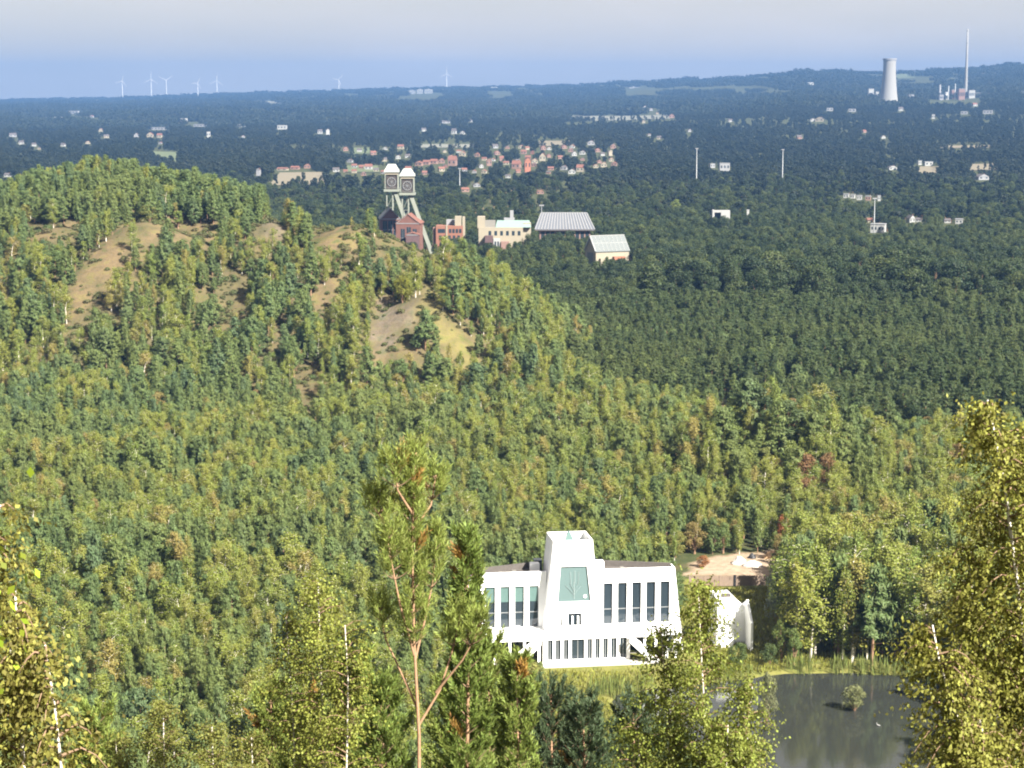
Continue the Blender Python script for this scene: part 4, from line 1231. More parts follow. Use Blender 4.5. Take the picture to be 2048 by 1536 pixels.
def headframe(pxc, Y, y_roof, y_eave, y_plat, label, flip=1):
    x = PX(pxc, Y); z0 = gz(x, Y)
    R = empty('winding_tower', (x, Y, z0)); tag(R, label, 'winding tower', 'twin winding towers of the mine')
    zr, ze, zp = PZ(y_roof, Y) - z0, PZ(y_eave, Y) - z0, PZ(y_plat, Y) - z0
    hw = 3.9
    m = MB()
    def sq(h, z): return [(-h, -h, z), (h, -h, z), (h, h, z), (-h, h, z)]
    m.loft(sq(hw + .8, ze), sq(hw + .5, ze + (zr - ze) * .35)); m.loft(sq(hw + .1, ze + (zr - ze) * .35 + .003), sq(2.3, zr)); m.build('roof', M['hfroof'], R)
    boxpart('fascia', M['cream'], R, -hw - .1, hw + .1, -hw - .1, hw + .1, ze - 1.5, ze - .003)
    boxpart('cabin', M['hfdark'], R, -hw + .7, hw - .7, -hw + .7, hw - .7, zp + 1.2, ze - 1.5)
    for sx in (-1, 1):
        for sy in (-1, 1):
            boxpart('cabin_post', M['hfpaint'], R, sx * hw - .28, sx * hw + .28, sy * hw - .28, sy * hw + .28, zp, ze - 1.5)
    for yy in (-2.2, 2.2):
        w = MB(); n = 20; zc = (zp + ze) / 2 - .3; rr = 2.6
        for k in range(n):
            a, b = 6.283 * k / n, 6.283 * (k + 1) / n
            w.bar((math.cos(a) * rr, yy - 1.25, zc + math.sin(a) * rr), (math.cos(b) * rr, yy - 1.25, zc + math.sin(b) * rr), 0.3)
        for k in range(5):
            a = 3.1416 * k / 5; w.bar((math.cos(a) * rr, yy - 1.25, zc + math.sin(a) * rr), (-math.cos(a) * rr, yy - 1.25, zc - math.sin(a) * rr), 0.12)
        w.build('sheave_wheel', M['steel'], R)
    boxpart('platform', M['hfpaint'], R, -hw - .9, hw + .9, -hw - .9, hw + .9, zp - .5, zp + .9)
    rl = MB()
    for s in (-1, 1):
        rl.bar((-hw - .9, s * (hw + .9), zp + 1.9), (hw + .9, s * (hw + .9), zp + 1.9), .12); rl.bar((s * (hw + .9), -hw - .9, zp + 1.9), (s * (hw + .9), hw + .9, zp + 1.9), .12)
    rl.build('platform_railing', M['hfpaint'], R)
    lx = 2.6
    for sx, ox in ((-1, -3.1), (1, 0.6)):
        for sy in (-1, 1):
            g = MB(); g.bar((ox, sy * 2.4, zp - .5), (ox, sy * 2.4, 0), 0.75); g.build('leg', M['hfpaint'], R)
    br = MB()
    for z1 in np.arange(8, zp - 6, 7.0):
        for sy in (-1, 1):
            br.bar((-3.1, sy * 2.4, z1), (0.6, sy * 2.4, z1 + 7), .22); br.bar((-3.1, sy * 2.4, z1), (0.6, sy * 2.4, z1), .25)
    br.build('bracing', M['hfpaint'], R)
    for sy in (-1, 1):                      # raking back stays
        g = MB(); g.loft([(14.6, sy * 4.4 - .7, 0), (16.4, sy * 4.4 - .7, 0), (16.4, sy * 4.4 + .7, 0), (14.6, sy * 4.4 + .7, 0)],
                         [(0.9, sy * 2.6 - .6, zp - .5), (2.9, sy * 2.6 - .6, zp - .5), (2.9, sy * 2.6 + .6, zp - .5), (0.9, sy * 2.6 + .6, zp - .5)])
        g.build('back_stay', M['hfpaint'], R)
    cb = MB()
    for q in np.linspace(0.12, 0.9, 8):
        X = 15.5 + (1.9 - 15.5) * q; W = 4.4 + (2.6 - 4.4) * q; cb.bar((X, -W + .6, (zp - .5) * q), (X, W - .6, (zp - .5) * q), .35)
    cb.build('stay_bracing', M['hfpaint'], R)
headframe(785, 1232, 328, 344, 381, 'pale winding tower with a lighter hipped cabin roof, left one of the pair')
headframe(816, 1206, 337, 352, 388, 'pale winding tower with a long raking stay, right one of the pair')

def gable_hall(name, px0, px1, ye, ya, Y, depth, wall, roof, label, cat, rz=0.0, wins=(), trim=None, zwin=None):
    xc = PX((px0 + px1) / 2, Y); z0 = gz(xc, Y); hw = (PX(px1, Y) - PX(px0, Y)) / 2
    ze, za = PZ(ye, Y) - z0, PZ(ya, Y) - z0
    R = empty(name, (xc, Y, z0), rz); tag(R, label, cat)
    m = MB()
    q0 = [(-hw, 0, -1), (hw, 0, -1), (hw, 0, ze), (0, 0, za), (-hw, 0, ze)]
    m.loft(q0, [(x, depth, z) for x, y, z in q0]); m.build('wall', wall, R)
    r = MB()
    for s in (-1, 1):
        t = 0.35; n = Vector((-(za - ze) * s * -1, 0, hw)).normalized() * t
        a = [(0, -.4, za + .05), (s * (hw + .5), -.4, ze - (za - ze) / hw * .5 + .05)]
        b = [(x, depth + .4, z) for x, y, z in a]
        q = [a[0], a[1], b[1], b[0]]
        if s < 0: q = q[::-1]
        r.loft(q, [(x, y, z + t) for x, y, z in q])
    ro = r.build('roof', roof, R)
    if trim:
        for s in (-1, 1):
            g = MB(); g.bar((0, -.12, za + .1), (s * hw, -.12, ze + .1), 0.24, 0.5); g.build('gable_trim', trim, R)
        g = MB(); g.bar((-hw, -.1, ze), (hw, -.1, ze), 0.2, 0.45); g.build('gable_trim', trim, R)
    for (u0, u1, v0, v1) in wins:
        w = MB(); w.box(u0 * hw, u1 * hw, -.05, .1, v0 * ze, v1 * ze); wo = w.build('window', M['darkglass'], R)
        if trim:
            f = MB(); f.bar(((u0 + u1) / 2 * hw, -.1, v0 * ze), ((u0 + u1) / 2 * hw, -.1, v1 * ze), .08, .22); f.bar((u0 * hw, -.1, (v0 + v1) / 2 * ze), (u1 * hw, -.1, (v0 + v1) / 2 * ze), .08, .22)
            f.build('glazing_bar', trim, wo)
    return R
trimw = M['paleroof']
gable_hall('shaft_hall', 762, 801, 438, 417, 1222, 20, M['brick'], M['paleroof'], 'red brick shaft hall with a big gridded window under the left winding tower', 'hall',
           0.12, [(-.8, -.35, .45, .95), (-.25, .2, .45, .95), (.3, .75, .45, .95)], trimw)
gable_hall('shaft_hall', 792, 840, 447, 429, 1190, 16, M['brick'], M['redroof'], 'red brick gabled hall with pale trim at the foot of the right winding tower', 'hall',
           -0.1, [(-.6, -.25, .35, .85), (-.1, .25, .35, .9), (.4, .75, .35, .85)], trimw)
gable_hall('brick_shed', 812, 838, 470, 466, 1180, 7, M['purple'], M['redroof'], 'low dark brick shed with a pale edge right below the gabled hall', 'shed', 0, [(-.5, .1, .3, .7)], trimw)

def blocks(name, label, cat, Y, px_ref, parts, rz=0.0):
    """a building of several boxes; parts: (part name, px0, px1, y_top, y_bottom or None, near offset, depth, material)"""
    x0 = PX(px_ref, Y); z0 = gz(x0, Y)
    R = empty(name, (x0, Y, z0), rz); tag(R, label, cat)
    for nm, a, b, yt, yb, off, dep, mat in parts:
        zt = PZ(yt, Y + off) - z0; zb = -1 if yb is None else PZ(yb, Y + off) - z0
        boxpart(nm, mat, R, PX(a, Y + off) - x0, PX(b, Y + off) - x0, off, off + dep, zb, zt)
    return R
def winrow(R, Y, x_ref, n, px0, px1, yt, yb, off, w, mat='darkglass'):
    x0 = PX(x_ref, Y); z0 = R.location.z
    for k in range(n):
        c = PX(px0 + (px1 - px0) * (k + .5) / n, Y + off) - x0
        boxpart('window', M[mat], R, c - w / 2, c + w / 2, off - .06, off + .1, PZ(yb, Y + off) - z0, PZ(yt, Y + off) - z0)

B = blocks('brick_building', 'orange-red brick mine building with a cream stair tower at its right end', 'building', 1222, 900, [
    ('main_wall', 872, 926, 452, None, 0, 14, M['orangebrick']), ('stair_tower', 910, 923, 433, None, 3, 7, M['cream']), ('stair_tower', 925, 930, 434, None, 2.8, 7, M['cream']),
    ('rear_wing', 893, 909, 440, None, 8, 8, M['grey']), ('left_wing', 866, 876, 456, None, 2, 10, M['pink']), ('pilaster', 892, 895, 450, None, -.4, .42, M['cream'])])
winrow(B, 1222, 900, 3, 876, 890, 458, 466, 0, 1.6); winrow(B, 1222, 900, 4, 897, 924, 458, 466, 0, 1.5); winrow(B, 1222, 900, 5, 876, 922, 471, 479, 0, 1.6)
m = MB(); m.loft([(-13, -1, 23.3 - 5), (7, -1, 18.3), (7, 15, 18.3), (-13, 15, 18.3)], [(-11, 5, 21), (5, 5, 21), (5, 9, 21), (-11, 9, 21)])
B = blocks('cream_building', 'long cream mine building with a green copper roof and a stubby grey chimney', 'building', 1220, 1000, [
    ('main_wall', 957, 1046, 455, None, 0, 16, M['cream']), ('stepped_gable', 955, 970, 434, None, 1.5, 12, M['cream']), ('parapet', 970, 991, 441, 454.5, 3, 5, M['parapet']),
    ('roof_turret', 1008, 1029, 436, 454.5, 7, 6, M['grey']), ('chimney', 1020, 1027, 421, 437, 8, 3, M['grey']),
    ('brick_annex', 970, 986, 472, None, -6, 5.9, M['purple']), ('white_annex', 987, 1000, 478, None, -6, 5.9, M['white']), ('low_annex', 1002, 1018, 484, None, -7, 6.9, M['pink'])])
winrow(B, 1220, 1000, 6, 974, 1044, 462, 471, 0, 1.7); winrow(B, 1220, 1000, 2, 988, 999, 483, 497, -6, 1.0, 'darkglass')
x0 = PX(1000, 1220); z0 = B.location.z
cr = MB(); xa, xb = PX(991, 1223) - x0, PX(1062, 1223) - x0
cr.loft([(xa, 1.2, PZ(455, 1221) - z0 + .05), (xb, 1.2, PZ(455, 1221) - z0 + .05), (xb, 15, PZ(455, 1221) - z0 + .05), (xa, 15, PZ(455, 1221) - z0 + .05)],
        [(xa + 1, 7, PZ(441, 1226) - z0), (xb - 1, 7, PZ(441, 1226) - z0), (xb - 1, 9.5, PZ(441, 1226) - z0), (xa + 1, 9.5, PZ(441, 1226) - z0)])
cr.build('copper_roof', M['copper'], B)
boxpart('rear_gable', M['cream'], B, PX(1046, 1224) - x0, PX(1062, 1224) - x0, 4, 12, -1, PZ(446, 1224) - z0)

def big_hall():
    Y = 1232; x0 = PX(1129, Y); z0 = gz(x0, Y)
    R = empty('machine_hall', (x0, Y, z0)); tag(R, 'wide machine hall with a big grey ribbed hipped roof', 'hall')
    a, b = PX(1076, Y) - x0, PX(1184, Y) - x0
    ze = PZ(459, Y) - z0; zr = PZ(426, Y + 14) - z0
    boxpart('wall', M['pink'], R, a + 1, b - 1, 0.5, 27, -1, ze)
    r = MB(); ra, rb = PX(1082, Y + 14) - x0, PX(1173, Y + 14) - x0
    A, Bq = PX(1070, Y) - x0, PX(1189, Y) - x0
    r.loft([(A, -1.2, ze), (Bq, -1.2, ze), (Bq, 28.5, ze), (A, 28.5, ze)], [(ra, 13, zr), (rb, 13, zr), (rb, 14.5, zr), (ra, 14.5, zr)])
    ro = r.build('roof', M['greyroof'], R)
    n = 19
    for k in range(n + 1):
        q = k / n
        m = MB(); m.bar((A + (Bq - A) * q, -1.2, ze + .15), (ra + (rb - ra) * q, 13, zr + .15), .55, .35); m.build('roof_rib', M['paleroof'], ro)
    m = MB(); m.bar((ra, 13.7, zr + .2), (rb, 13.7, zr + .2), 1.6, .5); m.build('ridge_cap', M['paleroof'], ro)
    m = MB(); m.bar((A, -1.3, ze - .3), (Bq, -1.3, ze - .3), .5, .7); m.build('gutter', M['darkroof'], ro)
    for k in range(10):
        u = a + 3 + (b - a - 6) * k / 9
        w = MB(); w.box(u - 1.1, u + 1.1, .42, .6, ze - 6.5, ze - 1.4); w.build('window', M['darkglass'], R)
big_hall()

def glass_roof_house():
    Y = 1128; p = at(1205, 500, Y); z0 = gz(p[0], Y)
    R = empty('glass_roofed_building', (PX(1214, Y), Y, z0), math.radians(24)); tag(R, 'cream and orange building with a grey glass gable roof, nearest of the mine buildings', 'building')
    L, Wd = 10.5, 7.0; ze = PZ(500, Y) - z0; za = PZ(471, Y + 4) - z0
    m = MB(); q = [(-L, -Wd, -1), (-L, Wd, -1), (-L, Wd, ze), (-L, 0, za - .3), (-L, -Wd, ze)]
    q = q[::-1]
    m.loft(q, [(L, y, z) for x, y, z in q]); m.build('wall', M['cream'], R)
    for s in (-1, 1):
        r = MB(); a = [(-L - .5, 0, za), (L + .5, 0, za), (L + .5, s * (Wd + .5), ze - .4), (-L - .5, s * (Wd + .5), ze - .4)]
        if s > 0: a = a[::-1]
        a = a[::-1]
        r.loft(a, [(x, y, z + .3) for x, y, z in a]); ro = r.build('roof', M['glassroof'], R)
        if s < 0:
            for k in range(9):
                u = -L + 2 * L * k / 8; g = MB(); g.bar((u, 0, za + .35), (u, -Wd - .4, ze), .14, .2); g.build('glazing_bar', M['white'], ro)
            g = MB(); g.bar((-L - .4, 0, za + .4), (L + .4, 0, za + .4), .6, .4); g.build('ridge', M['white'], ro)
            g = MB(); g.bar((-L, -3.4, (za + ze) / 2 + .4), (L, -3.4, (za + ze) / 2 + .4), .3, .25); g.build('glazing_bar', M['white'], ro)
    for s in (-1, 1):
        g = MB(); g.bar((-L - .45, 0, za), (-L - .45, s * Wd, ze), .4, .8); g.build('gable_board', M['white'], R)
    g = MB(); g.box(-L - .2, -L - .02, -3.5, 3.5, 1, ze - 1); g.build('gable_window', M['glassroof'], R)
    boxpart('orange_porch', M['orange'], R, 0, 7, -Wd - 2.5, -Wd - .01, -1, ze - 3.2)
    boxpart('door', M['purple'], R, 2.4, 3.8, -Wd - 2.56, -Wd - 2.5, 0, 3)
    boxpart('cream_porch', M['cream'], R, -8.5, -2, -Wd - 2.2, -Wd - .01, -1, ze - 4)
glass_roof_house()

B = blocks('white_portal_building', 'white box building with a dark square opening beyond the mine', 'building', 1395, 1442, [
    ('left_pier', 1424, 1428, 420, None, 0, 6, M['white']), ('right_block', 1441, 1459, 421, 440, 0, 6, M['white']), ('beam', 1428.05, 1440.95, 421, 425, .1, 5.8, M['white']),
    ('opening', 1428.05, 1440.95, 425.05, None, 3, 2.5, M['darkglass']), ('base', 1441, 1459, 440.05, None, .3, 5.5, M['grey'])])
blocks('white_pillar', 'lone white pillar standing right of the white portal building', 'pillar', 1395, 1495, [('shaft', 1492.5, 1497, 421, None, 0, 1.6, M['white']), ('cap', 1492, 1497.5, 419.5, 420.9, -.2, 2, M['white'])])
lump('white_tank', 862, 541, 5, 3.4, 5, M['white'], 'small white dome showing at the hill edge below the raking stay', 'tank', 9, 900)

# ------------------------------------------------------------------ village houses and sheds
def HOUSE_LAB(wall, roof):
    col_ = {'pink': 'reddish brick', 'brick': 'dark red brick'}.get(wall, wall)
    if roof in ('dark', 'red'): return 'small %s house with a %s roof' % (col_, roof)
    return 'low %s flat-roofed building' % col_
OWNP = {(1758, 402): 'tall narrow white box at the right end of the row of small pale boxes'}
OWNL = {737: 'white house with a red roof just left of the winding towers', 905: 'tall reddish house at the right end of the village terrace', 1449: 'grey-white house left of the bare pale poles on the plain',
        1758: 'larger white house beside the tall pole right of the mine', 564: 'white hall gleaming far left on the plain', 417: 'bright white gable tower far left on the plain', 1161: 'cream house with a red roof at the right end of the village',
        1822: 'narrow white gabled house right of the tall pole', 1640: 'cream house on the slope left of the cooling tower', 15: 'white house at the far left above the hill trees', 126: 'small white house alone in the dark woods at far left'}
for (px, py, w, h, wall, roof), g in zip(HOUSES, HOUSE_AT):
    Y = float(g[1]); k = Y / FPX * 1.0
    W, Hh = w * k, max(h * k, 3.5)
    z0 = float(g[2]); rz = random.uniform(-0.35, 0.35)
    R = empty('house' if roof in ('dark', 'red') else 'flat_roofed_building', (float(g[0]), Y + W * .3, z0), rz)
    where = ', far left of the winding towers' if px < 690 else ', behind the winding towers' if px < 1245 else ', right of the mine'
    lab = OWNP[(px, py)] if (px, py) in OWNP else OWNL[px] if px in OWNL else HOUSE_LAB(wall, roof) + where
    tag(R, lab, 'house' if roof in ('dark', 'red') else 'building', None if (px in OWNL or (px, py) in OWNP) else HOUSE_LAB(wall, roof) + where + ' group')
    wm = M[{'white': 'white', 'cream': 'cream', 'pink': 'pink', 'brick': 'brick', 'orange': 'orange', 'grey': 'grey'}[wall]]
    D = max(6.0, min(W * 0.8, 14))
    if roof in ('dark', 'red'):
        side = random.random() < 0.5 and h < w * 1.3      # ridge across the view
        ze = Hh * (0.58 if h < w * 1.4 else 0.8)
        boxpart('wall', wm, R, -W / 2, W / 2, -D / 2, D / 2, -1.5, ze)
        r = MB(); e = 0.4
        if side:
            q = [(-W / 2 - e, -D / 2 - e, ze), (-W / 2 - e, D / 2 + e, ze), (-W / 2 - e, 0, Hh)]; q2 = [(W / 2 + e, y, z) for x, y, z in q]
            r.loft(q[::-1], q2[::-1])
        else:
            q = [(-W / 2 - e, -D / 2 - e, ze + .02), (W / 2 + e, -D / 2 - e, ze + .02), (0, -D / 2 - e, Hh)]; q2 = [(x, D / 2 + e, z) for x, y, z in q]
            r.loft(q, q2)
            gm_ = MB(); gm_.add([(-W / 2 + .1, -D / 2 - e - .03, ze), (W / 2 - .1, -D / 2 - e - .03, ze), (0, -D / 2 - e - .03, Hh - .4)], [(0, 1, 2)]); gm_.build('gable', wm, R)
        ro = r.build('roof', M['redroof'] if roof == 'red' else M['darkroof'], R)
        boxpart('chimney', M['brick'], ro, W * .2, W * .2 + .9, -.4, .5, Hh * .7, Hh * 1.06)
        if w >= 9:
            for c in (-.27, .27):
                boxpart('window', M['darkglass'], R, c * W - W * .09, c * W + W * .09, -D / 2 - .08, -D / 2 + .05, ze * .45, ze * .8)
    else:
        boxpart('wall', wm, R, -W / 2, W / 2, -D / 2, D / 2, -1.5, Hh)
        boxpart('roof', M['paleroof'] if roof == 'pale' else M['white'], R, -W / 2 - .3, W / 2 + .3, -D / 2 - .3, D / 2 + .3, Hh + .003, Hh + .5)
        nw = max(2, int(w / 6))
        for c in range(nw):
            u = -W / 2 + W * (c + .5) / nw; boxpart('window', M['darkglass'], R, u - W / nw * .22, u + W / nw * .22, -D / 2 - .08, -D / 2 + .05, Hh * .4, Hh * .72)

# ------------------------------------------------------------------ fields on the plain
FM = {'straw': plain('straw_field', (0.135, 0.115, 0.078), 0.95, 0.12, 0.03), 'green': plain('green_field', (0.075, 0.092, 0.042), 0.95, 0.15, 0.03), 'pale': plain('pale_field', (0.13, 0.13, 0.105), 0.95, 0.1, 0.02)}
for (W, k) in FIELDS:
    n = 14
    a, b, c, d = W
    V = []; F = []
    for i in range(n + 1):
        for j in range(n + 1):
            s, t = i / n, j / n
            q = (a * (1 - s) + b * s) * (1 - t) + (d * (1 - s) + c * s) * t
            V.append((q[0], q[1], gz(q[0], q[1]) + 0.8))
    for i in range(n):
        for j in range(n):
            F.append((i * (n + 1) + j, (i + 1) * (n + 1) + j, (i + 1) * (n + 1) + j + 1, i * (n + 1) + j + 1))
    tag(link('field', mesh_np('field', V, F, FM[k])), {'straw': 'straw-coloured', 'green': 'green', 'pale': 'pale'}[k] + ' field between the woods of the plain', 'field', kind='structure')

# ------------------------------------------------------------------ horizon: cooling tower, chimney, plant, blocks, turbines
def cooling_tower():
    Y = 5500; x = PX(1769, Y); z0 = gz(x, Y)
    k = Y / FPX
    zt = PZ(117, Y) - z0; zb = 0
    R = empty('cooling_tower', (x, Y, z0)); tag(R, 'pale grey concrete cooling tower on the right horizon', 'cooling tower')
    prof = []
    for t in np.linspace(0, 1, 22):
        r = 18.5 - 12.5 * t + 6.0 * t * t + 3.0 * max(0, t - .8)
        prof.append((r * k, 6 + (zt - 6) * t))
    prof += [(prof[-1][0] - 2, zt), (prof[-1][0] - 2.5, zt - 12)]
    m = MB(); m.lathe(prof, 40, False); m.build('shell', M['concrete'], R, True)
    m = MB(); r0 = prof[21][0]; m.lathe([(r0 + .2, zt - 4), (r0 + 1.6, zt - 4), (r0 + 1.6, zt), (r0 - 1, zt)], 40, False); m.build('rim', M['grey'], R)
    for q in range(20):
        a = 6.283 * q / 20; b = a + .16
        g = MB(); g.bar((math.cos(a) * (prof[0][0] + 2), math.sin(a) * (prof[0][0] + 2), -3), (math.cos(b) * prof[0][0], math.sin(b) * prof[0][0], 6.5), 1.2); g.build('support', M['concrete'], R)
cooling_tower()
def chimney():
    Y = 6000; x = PX(1921, Y); z0 = gz(x, Y); zt = PZ(58, Y) - z0
    R = empty('factory_chimney', (x, Y, z0)); tag(R, 'very tall slender grey chimney right of the cooling tower', 'chimney')
    m = MB(); m.lathe([(5.2, -3), (3.4, zt * .6), (2.6, zt)], 20); m.build('stack', M['concrete'], R, True)
    for f in (0.97, 0.8):
        m = MB(); rr = 5.2 - 2.6 * f + .5; m.lathe([(rr - .5, zt * f - 1.4), (rr, zt * f - 1.4), (rr, zt * f + 1.4), (rr - .5, zt * f + 1.4)], 20); m.build('gallery', M['steel'], R)
chimney()
PL = [(1868, 1876, 190, 'grey', 0), (1880, 1886, 184, 'white', 1), (1892, 1900, 180, 'pink', 0), (1903, 1909, 184, 'cream', 1), (1906, 1918, 178, 'pink', 0), (1926, 1938, 181, 'white', 0), (1940, 1960, 186, 'grey', 0),
      (1868, 1872, 170, 'grey', 2), (1899, 1901, 168, 'steel', 2), (1886, 1888, 172, 'steel', 2), (1960, 1986, 187, 'grey', 0), (1830, 1846, 192, 'grey', 0), (1808, 1818, 190, 'grey', 0), (1728, 1738, 178, 'white', 0), (1742, 1748, 184, 'white', 0), (2004, 2022, 186, 'grey', 0), (2030, 2048, 183, 'white', 0)]
for i, (a, b, yt, mt, ty) in enumerate(PL):
    Y = 5900 + (i % 4) * 60; x = PX((a + b) / 2, Y); z0 = gz(x, Y); w = (b - a) / 2 * Y / FPX; zt = PZ(yt, Y) - z0
    nm = ['plant_building', 'storage_tank', 'thin_stack'][ty]
    R = empty(nm, (x, Y, z0)); tag(R, ['box-shaped building of the chemical plant near the tall chimney', 'round tank of the chemical plant left of the tall chimney', 'thin stack of the chemical plant beside the tall chimney'][ty],
                                   ['building', 'tank', 'stack'][ty], ['plant buildings', 'plant tanks', 'plant stacks'][ty])
    if ty == 0:
        boxpart('wall', M[mt], R, -w, w, -12, 12, -20, zt); boxpart('roof', M['paleroof'], R, -w * 1.03, w * 1.03, -12.4, 12.4, zt + .01, zt + 1.5)
        for c in range(4): boxpart('window', M['darkglass'], R, w * (-.85 + c * .45), w * (-.6 + c * .45), -12.1, -11.9, zt * .35, zt * .7)
    else:
        m = MB(); m.lathe([(w, -15), (w, zt), (w * .5, zt * 1.02)], 16); m.build('shell', M[mt], R, True)
        m = MB(); m.lathe([(w, zt * .9), (w * 1.15, zt * .9), (w * 1.15, zt * .93), (w, zt * .93)], 16); m.build('walkway', M['steel'], R)
for i, (a, b, yt) in enumerate([(820, 833, 181), (836, 848, 179), (851, 867, 179)]):
    Y = 10500; x = PX((a + b) / 2, Y); z0 = gz(x, Y); w = (b - a) / 2 * Y / FPX; zt = PZ(yt, Y) - z0
    R = empty('apartment_block', (x, Y, z0), 0.06); tag(R, ['left', 'middle', 'right'][i] + ' one of three pale apartment blocks on the horizon', 'apartment block', 'apartment blocks on the horizon')
    boxpart('wall', M['white'], R, -w, w, -9, 9, -20, zt)
    for q in range(5):
        boxpart('window_band', M['darkglass'], R, -w * .9, w * .9, -9.2, -9, zt * (.12 + q * .17), zt * (.12 + q * .17) + zt * .06)
    boxpart('lift_house', M['grey'], R, -w * .2, w * .25, -4, 4, zt + .01, zt + 4)
def ski_hall():
    Y = 11000; a = at(987, 178, Y); b = at(1011, 196, Y - 300)
    R = empty('sloping_hall', (a[0], Y, gz(a[0], Y))); tag(R, 'long white hall sloping down the far hillside', 'hall')
    A = Vector((0, 0, a[2] - R.location.z)); Bq = Vector((b[0] - a[0], -300, b[2] - R.location.z))
    m = MB(); m.bar(A, Bq, 34, 22); m.build('roof', M['white'], R)
    for f in (.05, .35, .65):
        q = A.lerp(Bq, f); boxpart('support', M['grey'], R, q.x - 5, q.x + 5, q.y - 5, q.y + 5, -40, q.z - 14)
ski_hall()
Y = 9800
FB = blocks('far_factory', 'pale bluish factory with two thin stacks on the far slope', 'factory', Y, 1283, [('hall', 1256, 1290, 182, None, 0, 40, M['paleroof']), ('hall', 1291, 1312, 184, None, -20, 40, M['white']), ('stack', 1263, 1265, 172, None, 5, 5, M['grey']), ('stack', 1298, 1300, 168, None, 25, 5, M['grey'])])

def turbine(px, y_hub, Y, blade, turn, label):
    x = PX(px, Y); z0 = gz(x, Y); zh = PZ(y_hub, Y) - z0
    R = empty('wind_turbine', (x, Y, z0)); tag(R, label, 'wind turbine', 'wind turbines on the horizon')
    m = MB(); m.lathe([(2.4, -5), (1.5, zh)], 14); m.build('tower', M['turbine'], R, True)
    m = MB(); m.box(-2.5, 2.5, -6, 9, zh - .2, zh + 4.6); na = m.build('nacelle', M['turbine'], R)
    m = MB(); m.lathe([(2.6, 0), (2.0, 2.5), (.2, 4)], 12); h = m.build('hub', M['turbine'], R); h.location = (0, -6, zh + 2); h.rotation_euler = (math.pi / 2, 0, 0)
    for k in range(3):
        a = turn + 2.0944 * k; L = blade
        m = MB()
        d = Vector((math.sin(a), 0, math.cos(a))); s = Vector((math.cos(a), 0, -math.sin(a)))
        c = Vector((0, -8, zh + 2)); y = Vector((0, .8, 0))
        q0 = [c + d * 1 + s * w + y * e for w, e in ((-.9, -1), (.9, -1), (.9, 1), (-.9, 1))]
        q1 = [c + d * L * .25 + s * w + y * e for w, e in ((-1.3, -.6), (1.3, -.6), (1.3, .6), (-1.3, .6))]
        q2 = [c + d * L + s * w + y * e for w, e in ((-.5, -.2), (.5, -.2), (.5, .2), (-.5, .2))]
        m.loft(q0, q1); m.loft(q1, q2); m.build('blade', M['turbine'], R)
for i, (px, yh, bl, tn, lb) in enumerate([(254, 163, 44, .3, 'leftmost wind turbine on the horizon'), (311, 159, 50, .05, 'left one of the close turbine pair left of centre'), (341, 161, 52, 1.0, 'right one of the close turbine pair, blades widest'),
                                          (403, 167, 40, .5, 'faint small wind turbine, fourth from the left'), (441, 162, 50, .1, 'wind turbine fifth from the left, right of the faint one'),
                                          (682, 160, 42, .7, 'faint wind turbine alone between the group and the apartment blocks'), (895, 148, 46, .05, 'wind turbine rising just right of the apartment blocks')]):
    turbine(px, yh, 12600, bl, tn, lb)

def mast(px, yt, yb, Y, label, thick=.35):
    x = PX(px, Y); z0 = gz(x, Y); zt = PZ(yt, Y) - z0
    R = empty('lamp_mast', (x, Y, z0)); tag(R, label, 'mast')
    m = MB(); m.lathe([(thick, -2), (thick * .5, zt)], 8); m.build('pole', M['steel'], R, True)
    boxpart('lamp_head', M['grey'], R, -1.6, 1.6, -.4, .4, zt + .01, zt + .8)
mast(920, 338, 378, 1900, 'thin grey lamp mast right of the winding towers', .5)
mast(1391, 298, 360, 2000, 'tall thin mast standing above the woods right of the machine hall', .6)
mast(1562, 300, 350, 2100, 'pale tall mast above the grey trees right of centre', .6)
mast(1747, 398, 452, 1420, 'brown-grey pole in front of the row of small pale boxes', .4)
mast(1083, 412, 440, 1290, 'short thin mast at the left corner of the machine hall roof', .3)

# trees standing close in front of the mine buildings
for k, (px, py, h, kd, lab) in enumerate([(944, 512, 17, 'broad', 'dark tree in the gap between the brick and the cream mine building'), (905, 508, 12, 'broad', 'dark tree hiding the foot of the orange-red brick building'),
        (1048, 508, 17, 'broad', 'dark tree hiding the right end of the cream building'), (1062, 512, 15, 'broad', 'dark tree just left of the machine hall front'), (1118, 512, 15, 'broad', 'dark tree before the middle of the machine hall'),
        (1140, 514, 17, 'broad', 'taller dark tree before the right half of the machine hall'), (1163, 522, 11, 'broad', 'dark tree left of the glass-roofed building'), (1262, 530, 14, 'broad', 'tree right of the glass-roofed building'),
        (1236, 540, 7, 'broad', 'low tree in front of the glass-roofed building'), (975, 520, 9, 'broad', 'low tree in front of the cream building'), (870, 520, 10, 'broad', 'tree at the foot of the raking stay'),
        (1425, 470, 12, 'light', 'light green tree left of the white portal building'), (1300, 500, 14, 'light', 'light green tree on the plain right of the machine hall'), (1350, 440, 17, 'light', 'pale willow-like tree right of the machine hall, farther back')]):
    p = ground(px, py, 880)
    place_tree(kd, k % len(PROTO[kd]), (p[0], p[1], p[2]), h, k * 1.7, 1.0, 'mine_tree', lab, 'tree', None)

